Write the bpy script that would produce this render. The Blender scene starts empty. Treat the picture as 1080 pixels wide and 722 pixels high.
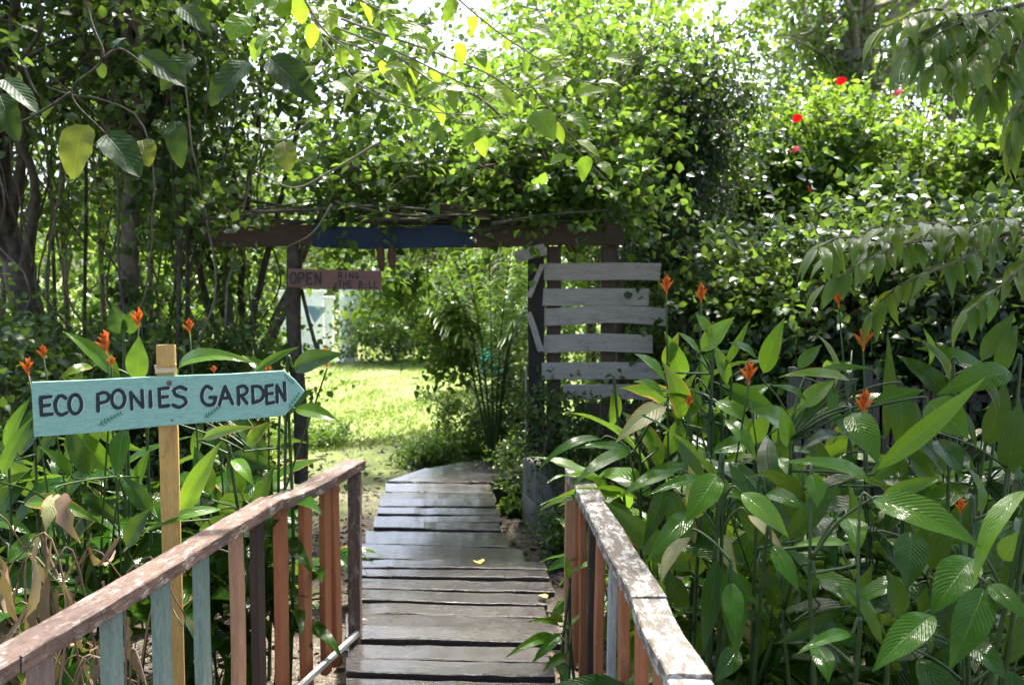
import bpy, math, random
import numpy as np
from mathutils import Vector, Matrix
R = math.radians
# ------------------------------------------------------------------ camera, sky, sun, exposure
CAMZ, PITCH, F = 1.65, R(3.87), 1050.0
scn = bpy.context.scene
cam_d = bpy.data.cameras.new('camera'); cam = bpy.data.objects.new('camera', cam_d)
scn.collection.objects.link(cam); scn.camera = cam
cam.location = (0, 0, CAMZ); cam.rotation_euler = (R(90) - PITCH, 0, 0)
cam_d.sensor_width = 36; cam_d.lens = 35; cam_d.clip_end = 2000; cam_d.clip_start = 0.05
cam_d.dof.use_dof = True; cam_d.dof.focus_distance = 3.6; cam_d.dof.aperture_fstop = 4.0
SUN_EL, SUN_AZ = R(64), R(18)          # azimuth clockwise from +Y (straight ahead)
w = bpy.data.worlds.new('World'); scn.world = w; w.use_nodes = True
nt = w.node_tree; bg = nt.nodes['Background']
sky = nt.nodes.new('ShaderNodeTexSky'); sky.sky_type = 'NISHITA'; sky.sun_disc = False
sky.sun_elevation = SUN_EL; sky.sun_rotation = SUN_AZ; sky.air_density = 0.7; sky.dust_density = 4.5; sky.ozone_density = 1.0
nt.links.new(sky.outputs[0], bg.inputs[0]); bg.inputs[1].default_value = 0.15
sd = bpy.data.lights.new('sun', 'SUN'); sd.energy = 3.4; sd.angle = R(5); sd.color = (1.0, 0.95, 0.86)
sun = bpy.data.objects.new('sun', sd); scn.collection.objects.link(sun)
sdir = Vector((math.sin(SUN_AZ) * math.cos(SUN_EL), math.cos(SUN_AZ) * math.cos(SUN_EL), math.sin(SUN_EL)))
sun.rotation_euler = sdir.to_track_quat('Z', 'Y').to_euler(); sun.location = (0, 0, 12)
scn.view_settings.view_transform = 'Standard'; scn.view_settings.look = 'None'
scn.view_settings.exposure = 2.3; scn.view_settings.gamma = 1
scn.render.engine = 'CYCLES'
scn.cycles.use_denoising = True; scn.cycles.max_bounces = 7; scn.cycles.diffuse_bounces = 3
scn.cycles.glossy_bounces = 2; scn.cycles.transmission_bounces = 4; scn.cycles.sample_clamp_indirect = 6

# ------------------------------------------------------------------ placing
cp, sp = math.cos(PITCH), math.sin(PITCH)
def ray(px, py):
    z = -(py - 361) / F
    return np.array(((px - 540) / F, cp + sp * z, -sp + cp * z))
def W(px, py, Y):
    d = ray(px, py); return np.array((0, 0, CAMZ)) + d * (Y / d[1])
def G(px, py, z=0.0):
    d = ray(px, py); return np.array((0, 0, CAMZ)) + d * ((z - CAMZ) / d[2])
def PX(p):
    v = np.asarray(p) - np.array((0, 0, CAMZ)); dep = v[1] * cp - v[2] * sp
    return 540 + F * v[0] / dep, 361 - F * (v[1] * sp + v[2] * cp) / dep
def smooth(a, b, x):
    t = np.clip((x - a) / (b - a), 0, 1); return t * t * (3 - 2 * t)
def ground_z(x, y):
    x = np.asarray(x, float); y = np.asarray(y, float)
    h = -0.18 - 0.17 * (1 - smooth(2.6, 5.2, y)) + 0.03 * np.sin(x * 1.7 + y * .6) + 0.02 * np.sin(x * 4.1 - y * 2.3)
    h = h + smooth(30, 60, y) * 1.0 * np.sin(x * .05 + 1) ** 2
    return h

# ------------------------------------------------------------------ objects
col = scn.collection
def tag(o, label=None, cat=None, group=None, kind=None):
    if label: o['label'] = label
    if cat: o['category'] = cat
    if group: o['group'] = group
    if kind: o['kind'] = kind
    return o
def thing(name, label, cat, loc, group=None):
    o = bpy.data.objects.new(name, None); col.objects.link(o)
    o.location = [float(v) for v in loc]; o.empty_display_size = .1
    return tag(o, label, cat, group)
def off(parent):
    v = np.zeros(3)
    while parent is not None:
        v = v + np.array(parent.location); parent = parent.parent
    return v
def mk(name, V, Fc, mat, parent=None, uv=None, smooth_=False, loc=None):
    """V world coordinates; Fc (n,k) int array or list of faces; uv (nverts,2)"""
    V = np.asarray(V, float)
    base = off(parent)
    l = np.array(loc, float) if loc is not None else (np.zeros(3) if parent is not None else V.mean(0) * np.array((1, 1, 0)) + np.array((0, 0, V[:, 2].min())))
    me = bpy.data.meshes.new(name)
    V = V - base - (l if parent is None or loc is not None else 0)
    if isinstance(Fc, np.ndarray):
        k = Fc.shape[1]; n = len(Fc); idx = Fc.ravel().astype(np.int32)
        me.vertices.add(len(V)); me.vertices.foreach_set('co', V.astype(np.float32).ravel())
        me.loops.add(n * k); me.loops.foreach_set('vertex_index', idx)
        me.polygons.add(n); me.polygons.foreach_set('loop_start', np.arange(0, n * k, k, dtype=np.int32))
        me.update(calc_edges=True)
    else:
        me.from_pydata([tuple(v) for v in V], [], [tuple(f) for f in Fc]); me.update()
        idx = np.zeros(len(me.loops), np.int32); me.loops.foreach_get('vertex_index', idx)
    if uv is not None:
        ul = me.uv_layers.new(name='uv'); ul.data.foreach_set('uv', np.asarray(uv, np.float32)[idx].ravel())
    if smooth_: me.polygons.foreach_set('use_smooth', np.ones(len(me.polygons), bool))
    me.materials.append(mat)
    o = bpy.data.objects.new(name, me); col.objects.link(o)
    if parent is not None: o.parent = parent
    if parent is None or loc is not None: o.location = [float(v) for v in l]
    return o
class MB:
    def __init__(s): s.V = []; s.F = []; s.n = 0
    def add(s, V, Fc):
        V = np.asarray(V, float); s.V.append(V); s.F += [[i + s.n for i in f] for f in Fc]; s.n += len(V)
    def box(s, c, sx, sy, sz, M=None):
        v = np.array([(x, y, z) for x in (-1, 1) for y in (-1, 1) for z in (-1, 1)], float) * (sx / 2, sy / 2, sz / 2)
        if M is not None: v = v @ np.array(M).T
        s.add(v + np.asarray(c), [(0, 1, 3, 2), (4, 6, 7, 5), (0, 4, 5, 1), (2, 3, 7, 6), (0, 2, 6, 4), (1, 5, 7, 3)])
    def tube(s, P, rad, sides=6, cap=True):
        P = np.asarray(P, float); n = len(P); rad = np.broadcast_to(rad, n)
        T = np.gradient(P, axis=0); T /= np.linalg.norm(T, axis=1)[:, None] + 1e-9
        a = np.array((0, 0, 1.)) if abs(T[0][2]) < .9 else np.array((1., 0, 0))
        V = []
        u = np.cross(T[0], a); u /= np.linalg.norm(u)
        for i in range(n):
            u = u - T[i] * (u @ T[i]); u /= np.linalg.norm(u) + 1e-9
            v = np.cross(T[i], u)
            for k in range(sides):
                t = 2 * math.pi * k / sides
                V.append(P[i] + rad[i] * (math.cos(t) * u + math.sin(t) * v))
        Fc = [(i * sides + k, i * sides + (k + 1) % sides, (i + 1) * sides + (k + 1) % sides, (i + 1) * sides + k) for i in range(n - 1) for k in range(sides)]
        if cap: Fc += [tuple(range(sides))[::-1], tuple((n - 1) * sides + k for k in range(sides))]
        s.add(V, Fc)
    def out(s, name, mat, parent=None, smooth_=False, loc=None):
        return mk(name, np.concatenate(s.V), s.F, mat, parent, smooth_=smooth_, loc=loc)
def curve(pts, n=10):
    """Catmull-Rom through the points"""
    P = [np.asarray(p, float) for p in pts]; P = [2 * P[0] - P[1]] + P + [2 * P[-1] - P[-2]]; o = []
    for i in range(1, len(P) - 2):
        for t in np.linspace(0, 1, n, endpoint=False):
            a, b, c, d = P[i - 1:i + 3]
            o.append(.5 * (2 * b + (c - a) * t + (2 * a - 5 * b + 4 * c - d) * t ** 2 + (3 * b - a - 3 * c + d) * t ** 3))
    o.append(P[-2]); return np.array(o)
def board(name, p0, p1, wid, thick, face, mat, parent=None, seg=8, rough=.0015, seed=0, ch=.004):
    """board from p0 to p1; 'face' = direction its wide side looks. Local X along it, so grain follows."""
    p0 = Vector(p0); p1 = Vector(p1); X = (p1 - p0); L = X.length; X.normalize()
    Z = Vector(face); Z = (Z - X * Z.dot(X)).normalized(); Y = Z.cross(X)
    rng = np.random.RandomState(abs(seed) + 7)
    a, b, c = wid / 2, thick / 2, min(ch, thick * .35)
    prof = np.array([(-a + c, -b), (a - c, -b), (a, -b + c), (a, b - c), (a - c, b), (-a + c, b), (-a, b - c), (-a, -b + c)])
    V = []; wob = rng.randn(2, 2) * rough * 1.2
    for i in range(seg + 1):
        t = i / seg
        j = prof + rng.randn(8, 2) * rough * .3
        j = j + [math.sin(t * 5 + wob[0][0] * 900) * wob[1][0] * 2, math.sin(t * 4 + wob[0][1] * 900) * wob[1][1] * 2]
        ex = rng.randn(8) * rough * .6 if 0 < i < seg else rng.randn(8) * rough * 1.5
        for k in range(8): V.append((t * L + ex[k], j[k][0], j[k][1]))
    Fc = [(i * 8 + k, i * 8 + (k + 1) % 8, (i + 1) * 8 + (k + 1) % 8, (i + 1) * 8 + k) for i in range(seg) for k in range(8)]
    Fc += [tuple(range(8))[::-1], tuple(seg * 8 + k for k in range(8))]
    me = bpy.data.meshes.new(name); me.from_pydata(V, [], Fc); me.materials.append(mat)
    o = bpy.data.objects.new(name, me); col.objects.link(o)
    M = Matrix((X, Y, Z)).transposed().to_4x4(); M.translation = p0
    if parent is not None: o.parent = parent; M.translation = p0 - Vector(off(parent))
    o.matrix_basis = M
    return o

# ------------------------------------------------------------------ materials
MATS = {}
class NB:
    def __init__(s, name):
        s.m = bpy.data.materials.new(name); s.m.use_nodes = True; s.t = s.m.node_tree
        s.b = s.t.nodes['Principled BSDF']; s.o = s.t.nodes['Material Output']
    def n(s, typ, **kw):
        x = s.t.nodes.new(typ)
        for k, v in kw.items(): setattr(x, k, v)
        return x
    def l(s, a, b): s.t.links.new(a, b)
    def noise(s, scale, detail=4, vec=None, rough=.6, dist=0):
        x = s.n('ShaderNodeTexNoise'); x.inputs['Scale'].default_value = scale; x.inputs['Detail'].default_value = detail
        x.inputs['Roughness'].default_value = rough; x.inputs['Distortion'].default_value = dist
        if vec is not None: s.l(vec, x.inputs['Vector'])
        return x.outputs[0]
    def coords(s, which='Object', scale=(1, 1, 1), rnd=True):
        tc = s.n('ShaderNodeTexCoord'); mp = s.n('ShaderNodeMapping'); mp.inputs['Scale'].default_value = scale
        s.l(tc.outputs[which], mp.inputs['Vector'])
        if rnd:
            oi = s.n('ShaderNodeObjectInfo'); k = s.n('ShaderNodeMath', operation='MULTIPLY'); k.inputs[1].default_value = 37
            s.l(oi.outputs['Random'], k.inputs[0]); s.l(k.outputs[0], mp.inputs['Location'])
        return mp.outputs[0]
    def ramp(s, fac, stops, interp='LINEAR'):
        x = s.n('ShaderNodeValToRGB'); x.color_ramp.interpolation = interp; e = x.color_ramp.elements
        while len(e) < len(stops): e.new(.5)
        for i, (p, c) in enumerate(stops):
            e[i].position = p; e[i].color = (c, c, c, 1) if not isinstance(c, tuple) else (*c, 1)
        s.l(fac, x.inputs[0]); return x.outputs[0]
    def mix(s, fac, a, b, mode='MIX'):
        x = s.n('ShaderNodeMix', data_type='RGBA', blend_type=mode)
        for sock, v in ((x.inputs[0], fac), (x.inputs[6], a), (x.inputs[7], b)):
            if isinstance(v, (int, float)): sock.default_value = v
            elif isinstance(v, tuple): sock.default_value = (*v, 1)
            else: s.l(v, sock)
        return x.outputs[2]
    def math(s, op, a, b=None):
        x = s.n('ShaderNodeMath', operation=op)
        for sock, v in ((x.inputs[0], a), (x.inputs[1], b)):
            if v is None: continue
            if isinstance(v, (int, float)): sock.default_value = v
            else: s.l(v, sock)
        return x.outputs[0]
    def bump(s, h, strength=.3, dist=.01):
        x = s.n('ShaderNodeBump'); x.inputs['Strength'].default_value = strength; x.inputs['Distance'].default_value = dist
        s.l(h, x.inputs['Height']); s.l(x.outputs[0], s.b.inputs['Normal']); return x.outputs[0]
def leaf_mat(name, cols, rough=.42, tr=.4, ribs=0, edge=0, spec=.5, trcol=(1.5, 1.35, .5)):
    b = NB(name); g = b.n('ShaderNodeNewGeometry'); rnd = g.outputs['Random Per Island']
    c = b.ramp(rnd, [(i / (len(cols) - 1), k) for i, k in enumerate(cols)])
    big = b.noise(1.3, 2, b.coords('Object', rnd=False))
    c = b.mix(b.ramp(big, [(.35, 0.0), (.65, .35)]), c, tuple(v * .72 for v in cols[0]))
    if ribs:
        tc = b.n('ShaderNodeTexCoord'); sx = b.n('ShaderNodeSeparateXYZ'); b.l(tc.outputs['UV'], sx.inputs[0])
        u, v = sx.outputs[0], sx.outputs[1]
        a = b.math('ABSOLUTE', b.math('SUBTRACT', v, .5))
        ph = b.math('MULTIPLY', b.math('SUBTRACT', u, b.math('MULTIPLY', a, .55)), ribs)
        rb = b.math('SINE', ph)
        mid = b.ramp(a, [(0, 1.0), (.035, 0.0)])
        c = b.mix(b.math('MULTIPLY', mid, .3), c, tuple(min(1, k * 1.9 + .03) for k in cols[len(cols) // 2]))
        c = b.mix(b.math('MULTIPLY', b.ramp(rb, [(.5, 0.), (1, 1.)]), .06), c, tuple(k * .6 for k in cols[0]))
        if edge:
            ns = b.noise(14, 3, b.coords('Object', rnd=False))
            e = b.math('ADD', b.math('MULTIPLY', a, 2.0), b.math('MULTIPLY', b.math('SUBTRACT', ns, .5), .9))
            e = b.math('MULTIPLY', b.ramp(e, [(.80, 0.), (.92, 1.)]), b.ramp(rnd, [(1 - edge, 0.), (1 - edge + .04, 1.)]))
            c = b.mix(e, c, (.32, .19, .05))
            sp_ = b.noise(60, 2, b.coords('Object', rnd=False)); c = b.mix(b.ramp(sp_, [(.68, 0.), (.74, .5)]), c, (.22, .2, .05))
        wv_ = b.noise(22, 3, b.coords('Object', rnd=False)); b.bump(b.math('ADD', b.math('ADD', b.math('MULTIPLY', rb, .22), b.math('MULTIPLY', mid, -1.2)), b.math('MULTIPLY', wv_, 1.6)), .35, .006)
    b.l(c, b.b.inputs['Base Color'])
    rr = b.noise(9, 3, b.coords('Object', rnd=False))
    b.l(b.ramp(rr, [(.3, rough * .75), (.7, min(1, rough * 1.35))]), b.b.inputs['Roughness'])
    b.b.inputs['Specular IOR Level'].default_value = spec
    if tr:
        t = b.n('ShaderNodeBsdfTranslucent'); tc_ = b.mix(1.0, c, trcol, 'MULTIPLY')
        gm = b.mix(.35, tc_, (.24, .36, .05)); b.l(gm, t.inputs[0])
        ms = b.n('ShaderNodeMixShader'); ms.inputs[0].default_value = tr
        b.l(b.b.outputs[0], ms.inputs[1]); b.l(t.outputs[0], ms.inputs[2]); b.l(ms.outputs[0], b.o.inputs[0])
    return b.m
def wood_mat(name, ca, cb, rough=.75, patch=None, patch_rng=(.5, .6), pscale=9, grain=1.0, spec=.4, patch2=None, p2rng=(.6, .66), rib=0):
    b = NB(name); v = b.coords('Object', (1.2, 14, 14))
    g = b.noise(5 * grain, 6, v, .65, .6); c = b.ramp(g, [(.25, ca), (.75, cb)])
    fine = b.noise(26, 3, v); c = b.mix(b.ramp(fine, [(.35, .45), (.55, 0.)]), c, tuple(k * .45 for k in ca))
    h = g
    iso = b.coords('Object', (1, 1, 1))
    if patch:
        pn = b.noise(pscale, 7, b.coords('Object', (.4, 1, 1)), .7, .4); f = b.ramp(pn, [(patch_rng[0], 0.), (patch_rng[1], 1.)])
        pc = b.mix(b.noise(50, 3, iso), tuple(k * .7 for k in patch), patch)
        c = b.mix(f, c, pc); h = b.math('ADD', h, b.math('MULTIPLY', f, .5))
    if patch2:
        pn = b.noise(pscale * 1.9, 6, b.coords('Object', (1, 1.1, .9)), .75); f2 = b.ramp(pn, [(p2rng[0], 0.), (p2rng[1], 1.)])
        c = b.mix(f2, c, patch2)
    if rib:
        wv = b.n('ShaderNodeTexWave', wave_type='BANDS', bands_direction='X'); wv.inputs['Scale'].default_value = rib
        wv.inputs['Distortion'].default_value = 1.5; b.l(iso, wv.inputs['Vector'])
        h = b.math('ADD', h, b.math('MULTIPLY', wv.outputs[1], .25))
    b.l(c, b.b.inputs['Base Color']); b.b.inputs['Specular IOR Level'].default_value = spec
    b.l(b.ramp(g, [(.3, rough * .85), (.7, min(1, rough * 1.15))]), b.b.inputs['Roughness'])
    b.bump(h, .5, .004); return b.m
def plain_mat(name, ca, cb, scale=8, rough=.8, bump=.3, dist=.01, spec=.4, detail=5):
    b = NB(name); v = b.coords('Object'); n = b.noise(scale, detail, v)
    b.l(b.ramp(n, [(.3, ca), (.7, cb)]), b.b.inputs['Base Color']); b.b.inputs['Roughness'].default_value = rough
    b.b.inputs['Specular IOR Level'].default_value = spec; b.bump(n, bump, dist); return b.m

M = {}
M['lf_small'] = leaf_mat('small_leaf_green', [(.014, .040, .010), (.026, .068, .014), (.045, .10, .018), (.085, .15, .03), (.03, .075, .03)], .33, .44, trcol=(1.7, 1.6, .7))
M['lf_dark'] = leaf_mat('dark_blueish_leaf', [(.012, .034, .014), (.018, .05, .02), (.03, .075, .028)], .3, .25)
M['lf_bright'] = leaf_mat('bright_yellow_green_leaf', [(.05, .13, .012), (.09, .19, .018), (.14, .25, .025), (.20, .28, .03)], .4, .52)
M['lf_hedge'] = leaf_mat('hibiscus_leaf', [(.022, .07, .012), (.04, .11, .016), (.08, .17, .025), (.13, .22, .035), (.05, .12, .04)], .3, .52, trcol=(1.8, 1.6, .7))
M['lf_far'] = leaf_mat('far_leaf', [(.05, .10, .025), (.08, .15, .04), (.12, .2, .05)], .5, .45)
M['lf_olive'] = leaf_mat('olive_old_leaf', [(.10, .12, .012), (.13, .15, .015), (.09, .12, .02)], .5, .45, ribs=60)
M['lf_bigdark'] = leaf_mat('big_corrugated_leaf', [(.008, .032, .010), (.012, .042, .013), (.018, .055, .016)], .5, .25, ribs=55, spec=.15)
M['lf_broad'] = leaf_mat('broad_sunlit_leaf', [(.09, .20, .015), (.15, .27, .02), (.24, .34, .03)], .35, .55, ribs=40)
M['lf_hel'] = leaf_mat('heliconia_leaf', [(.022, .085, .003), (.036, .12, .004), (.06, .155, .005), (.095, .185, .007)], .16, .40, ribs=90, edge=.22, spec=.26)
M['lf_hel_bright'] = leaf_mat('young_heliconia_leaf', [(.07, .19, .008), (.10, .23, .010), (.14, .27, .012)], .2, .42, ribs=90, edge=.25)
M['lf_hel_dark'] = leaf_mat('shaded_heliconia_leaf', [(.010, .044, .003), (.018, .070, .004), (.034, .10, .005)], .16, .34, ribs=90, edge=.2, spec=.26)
M['lf_vari'] = leaf_mat('withering_heliconia_leaf', [(.25, .28, .09), (.34, .33, .16)], .45, .4, ribs=70, edge=1.0)
M['lf_drip'] = leaf_mat('drooping_leaflet', [(.06, .14, .012), (.11, .20, .014), (.17, .23, .02)], .2, .5, ribs=70, spec=.55)
M['lf_palm'] = leaf_mat('palm_leaflet', [(.06, .14, .02), (.09, .19, .025), (.13, .24, .04)], .35, .45)
M['dead'] = leaf_mat('dead_brown_leaf', [(.13, .075, .045), (.24, .15, .09), (.36, .26, .18), (.09, .055, .035)], .75, .2, trcol=(1.2, .9, .5))
M['litter'] = leaf_mat('fallen_litter_leaf', [(.035, .024, .015), (.07, .048, .028), (.12, .09, .06), (.18, .14, .10)], .75, 0)
M['grass'] = leaf_mat('grass_blade', [(.09, .19, .03), (.14, .25, .04), (.21, .30, .06), (.30, .34, .12)], .6, .35)
M['stem'] = plain_mat('green_stem', (.018, .045, .009), (.045, .085, .018), 20, .5, .1)
M['bark'] = plain_mat('grey_brown_bark', (.06, .05, .035), (.19, .16, .12), 14, .9, .8, .02)
M['bark_pale'] = plain_mat('pale_lichened_bark', (.14, .125, .09), (.34, .31, .24), 22, .9, .8, .015)
M['bark_dark'] = plain_mat('dark_wet_bark', (.028, .023, .017), (.10, .082, .06), 18, .8, .8, .015)
M['vine'] = plain_mat('pale_vine_stem', (.13, .12, .08), (.24, .22, .15), 30, .8, .3)
M['twig'] = plain_mat('twig', (.04, .035, .022), (.10, .085, .05), 30, .85, .3)
M['orange'] = leaf_mat('orange_bract', [(.62, .13, .03), (.72, .24, .05), (.75, .34, .08)], .4, .3, trcol=(1.0, .7, .4))
M['red'] = leaf_mat('red_petal', [(.50, .005, .02), (.62, .012, .035)], .5, .3, trcol=(1.2, .2, .2))
for k in ('orange', 'red'):                      # petals pass their own colour, not leaf green
    t = M[k].node_tree
    for n in list(t.nodes):
        if n.type == 'MIX' and not n.inputs[7].is_linked and abs(n.inputs[7].default_value[1] - .36) < 1e-3: n.inputs[0].default_value = 0
M['deck'] = None
def deck_mat():
    b = NB('wet_weathered_deck'); v = b.coords('Object', (1.1, 13, 13)); iso = b.coords('Object')
    g = b.noise(5, 6, v, .65, .5); c = b.ramp(g, [(.25, (.010, .008, .008)), (.5, (.024, .019, .018)), (.8, (.044, .037, .035))])
    oi = b.n('ShaderNodeObjectInfo'); c = b.mix(b.math('MULTIPLY', oi.outputs['Random'], .4), c, (.045, .026, .021))
    fg = b.noise(22, 5, v, .7); c = b.mix(b.ramp(fg, [(.38, .75), (.52, 0.)]), c, (.008, .007, .007)); c = b.mix(b.ramp(fg, [(.58, 0.), (.7, .4)]), c, (.07, .062, .058)); moss = b.noise(5, 6, iso, .7); c = b.mix(b.ramp(moss, [(.56, 0.), (.66, .5)]), c, (.04, .042, .02))
    b.l(c, b.b.inputs['Base Color']); b.b.inputs['Specular IOR Level'].default_value = .35
    wet = b.noise(2.6, 5, b.coords('Object', (1, 3.0, 1)), .6); b.l(b.ramp(wet, [(.3, .10), (.5, .24), (.72, .5)]), b.b.inputs['Roughness'])
    b.b.inputs['Coat Weight'].default_value = .6; b.b.inputs['Coat Roughness'].default_value = .12
    wv = b.n('ShaderNodeTexWave', wave_type='BANDS', bands_direction='X'); wv.inputs['Scale'].default_value = 26; wv.inputs['Distortion'].default_value = 2.5
    b.l(iso, wv.inputs['Vector'])
    b.bump(b.math('ADD', b.math('ADD', g, fg), b.math('MULTIPLY', wv.outputs[1], .3)), .6, .004); return b.m
M['deck'] = deck_mat()
M['deck_under'] = plain_mat('dark_joist_wood', (.012, .010, .008), (.03, .025, .02), 10, .8)
M['rail_l'] = wood_mat('flaking_brown_rail', (.075, .045, .032), (.20, .13, .10), .6, (.44, .38, .33), (.53, .66), 34, patch2=(.07, .042, .026), p2rng=(.54, .62))
M['rail_r'] = wood_mat('lichen_covered_rail', (.07, .055, .042), (.18, .15, .12), .7, (.50, .49, .455), (.47, .56), 44, patch2=(.16, .15, .09), p2rng=(.54, .64))
M['bal_teal'] = wood_mat('faded_teal_baluster', (.15, .22, .17), (.30, .38, .30), .7, (.26, .19, .15), (.57, .62), 7, rib=12)
M['bal_pink'] = wood_mat('peeling_pinkish_baluster', (.20, .13, .10), (.34, .25, .20), .7, (.42, .36, .32), (.58, .66), 10)
M['bal_orange'] = wood_mat('orange_brown_baluster', (.33, .105, .04), (.47, .19, .085), .55, (.22, .085, .045), (.6, .75), 5)
M['bal_tan'] = wood_mat('tan_baluster', (.40, .20, .11), (.56, .32, .19), .6)
M['bal_dark'] = wood_mat('dark_brown_baluster', (.035, .022, .016), (.085, .055, .04), .6, (.22, .2, .17), (.66, .72), 12)
M['batten'] = wood_mat('pale_batten', (.3, .3, .28), (.55, .55, .52), .7)
M['post_yellow'] = wood_mat('ochre_post', (.46, .27, .07), (.62, .40, .13), .65, (.30, .17, .05), (.62, .72), 8)
M['cut_end'] = wood_mat('pale_cut_wood', (.62, .50, .30), (.75, .63, .42), .7)
M['sign_teal'] = wood_mat('mint_painted_board', (.23, .46, .36), (.33, .58, .47), .65, (.36, .55, .46), (.55, .75), 6, rib=55)
M['ink'] = plain_mat('dark_lettering_paint', (.008, .016, .022), (.014, .024, .03), 40, .5, .1)
M['ghost'] = plain_mat('pale_lettering_edge', (.46, .62, .58), (.55, .7, .66), 40, .6, .1)
M['fern_paint'] = plain_mat('green_leaf_paint', (.01, .10, .055), (.018, .15, .08), 40, .5, .1)
M['brown_sign'] = wood_mat('red_brown_board', (.17, .085, .07), (.26, .14, .12), .7)
M['beam_brown'] = wood_mat('old_brown_beam', (.035, .022, .014), (.10, .06, .038), .8, (.05, .05, .03), (.6, .7), 6)
M['beam_blue'] = wood_mat('blue_painted_beam', (.004, .02, .055), (.007, .034, .085), .6, (.03, .025, .02), (.64, .72), 9)
M['slat'] = wood_mat('weathered_white_slat', (.25, .225, .20), (.41, .375, .335), .75, (.09, .085, .07), (.55, .72), 8, patch2=(.12, .13, .10), p2rng=(.6, .75))
M['jamb'] = wood_mat('black_jamb', (.012, .010, .009), (.03, .026, .022), .8)
M['brown_post'] = wood_mat('mossy_brown_post', (.05, .035, .026), (.12, .085, .06), .85, (.05, .06, .025), (.58, .68), 8)
M['concrete'] = plain_mat('stained_concrete', (.10, .10, .085), (.30, .29, .26), 5, .9, .4, .01)
M['ledge'] = plain_mat('pale_mossy_concrete', (.10, .11, .08), (.28, .28, .25), 6, .9, .4, .01)
M['dark_block'] = plain_mat('dark_mossy_block', (.035, .04, .025), (.10, .10, .08), 5, .95, .4, .01)
M['paling'] = wood_mat('grey_paling', (.05, .043, .036), (.13, .115, .10), .85)
M['white_wall'] = plain_mat('white_plaster', (.62, .62, .60), (.82, .82, .80), 4, .8, .1)
M['turq'] = plain_mat('turquoise_cloth', (.03, .42, .44), (.06, .58, .58), 5, .6, .2)
M['blue_cloth'] = plain_mat('grey_blue_cloth', (.10, .16, .24), (.16, .24, .33), 5, .6, .2)
M['pod'] = plain_mat('brown_pod', (.06, .03, .018), (.14, .07, .04), 12, .7, .4)
M['metal'] = plain_mat('rusty_nail', (.08, .05, .035), (.2, .14, .1), 60, .55, .3)
def ground_mat():
    b = NB('garden_ground'); v = b.coords('Object', rnd=False)
    n1 = b.noise(1.1, 6, v, .65); n2 = b.noise(16, 6, v, .75); n3 = b.noise(90, 3, v)
    dirt = b.ramp(n2, [(.3, (.022, .016, .011)), (.5, (.06, .045, .03)), (.7, (.15, .12, .09))])
    dirt = b.mix(b.ramp(n3, [(.5, 0.), (.62, .6)]), dirt, (.3, .27, .22))
    lawn = b.ramp(n2, [(.3, (.08, .12, .025)), (.7, (.24, .29, .07))])
    sx = b.n('ShaderNodeSeparateXYZ'); b.l(v, sx.inputs[0])
    far = b.math('ADD', sx.outputs[1], b.math('MULTIPLY', n1, 6))
    f = b.ramp(b.math('DIVIDE', far, 30), [(.34, 0.), (.42, 1.)])
    b.l(b.mix(f, dirt, lawn), b.b.inputs['Base Color']); b.b.inputs['Roughness'].default_value = .9
    b.bump(b.math('ADD', n2, b.math('MULTIPLY', n3, .4)), .6, .03); return b.m
M['ground'] = ground_mat()

# ------------------------------------------------------------------ leaf engine
def nrm(a): return a / (np.linalg.norm(a, axis=-1, keepdims=True) + 1e-9)
def prof_lance(u): return np.sin(np.pi * np.clip(u, 0, 1) ** .72) ** 1.05
def prof_ovate(u): return np.sin(np.pi * np.clip(u, 0, 1) ** .62) ** .8
def prof_heart(u): return np.where(u < .02, .3, np.sin(np.pi * np.clip(.04 + .96 * u, 0, 1) ** .72) ** .62)
def prof_blade(u): return (1 - u ** 2.2) * np.clip(u * 6 + .35, 0, 1)
TM = {}
for nm, pf, ns, nc in (('lance', prof_lance, 12, 3), ('ovate', prof_ovate, 5, 1), ('ovs', prof_ovate, 3, 1), ('ovate_b', prof_ovate, 10, 2), ('heart', prof_heart, 10, 3), ('leaflet', prof_lance, 5, 1), ('blade', prof_blade, 3, 1), ('lance_m', prof_lance, 6, 1)):
    us = np.linspace(0, 1, ns + 1); ss = np.linspace(-1, 1, 2 * nc + 1)
    if nm == 'blade': ss = np.array([-1., 1.])
    U, S = np.meshgrid(us, ss, indexing='ij'); k = len(ss)
    Wd = pf(U); Wd[-1] = .02; Wd[0] = np.maximum(Wd[0], .06)
    Fc = np.array([(i * k + j, i * k + j + 1, (i + 1) * k + j + 1, (i + 1) * k + j) for i in range(ns) for j in range(k - 1)])
    TM[nm] = (U.ravel(), S.ravel(), Wd.ravel(), Fc)
TM['tri'] = (np.array([0, .42, 1, .42]), np.array([0, -1, 0, 1.]), np.array([1, 1, 1, 1.]), np.array([(0, 1, 2), (0, 2, 3)]))
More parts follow.
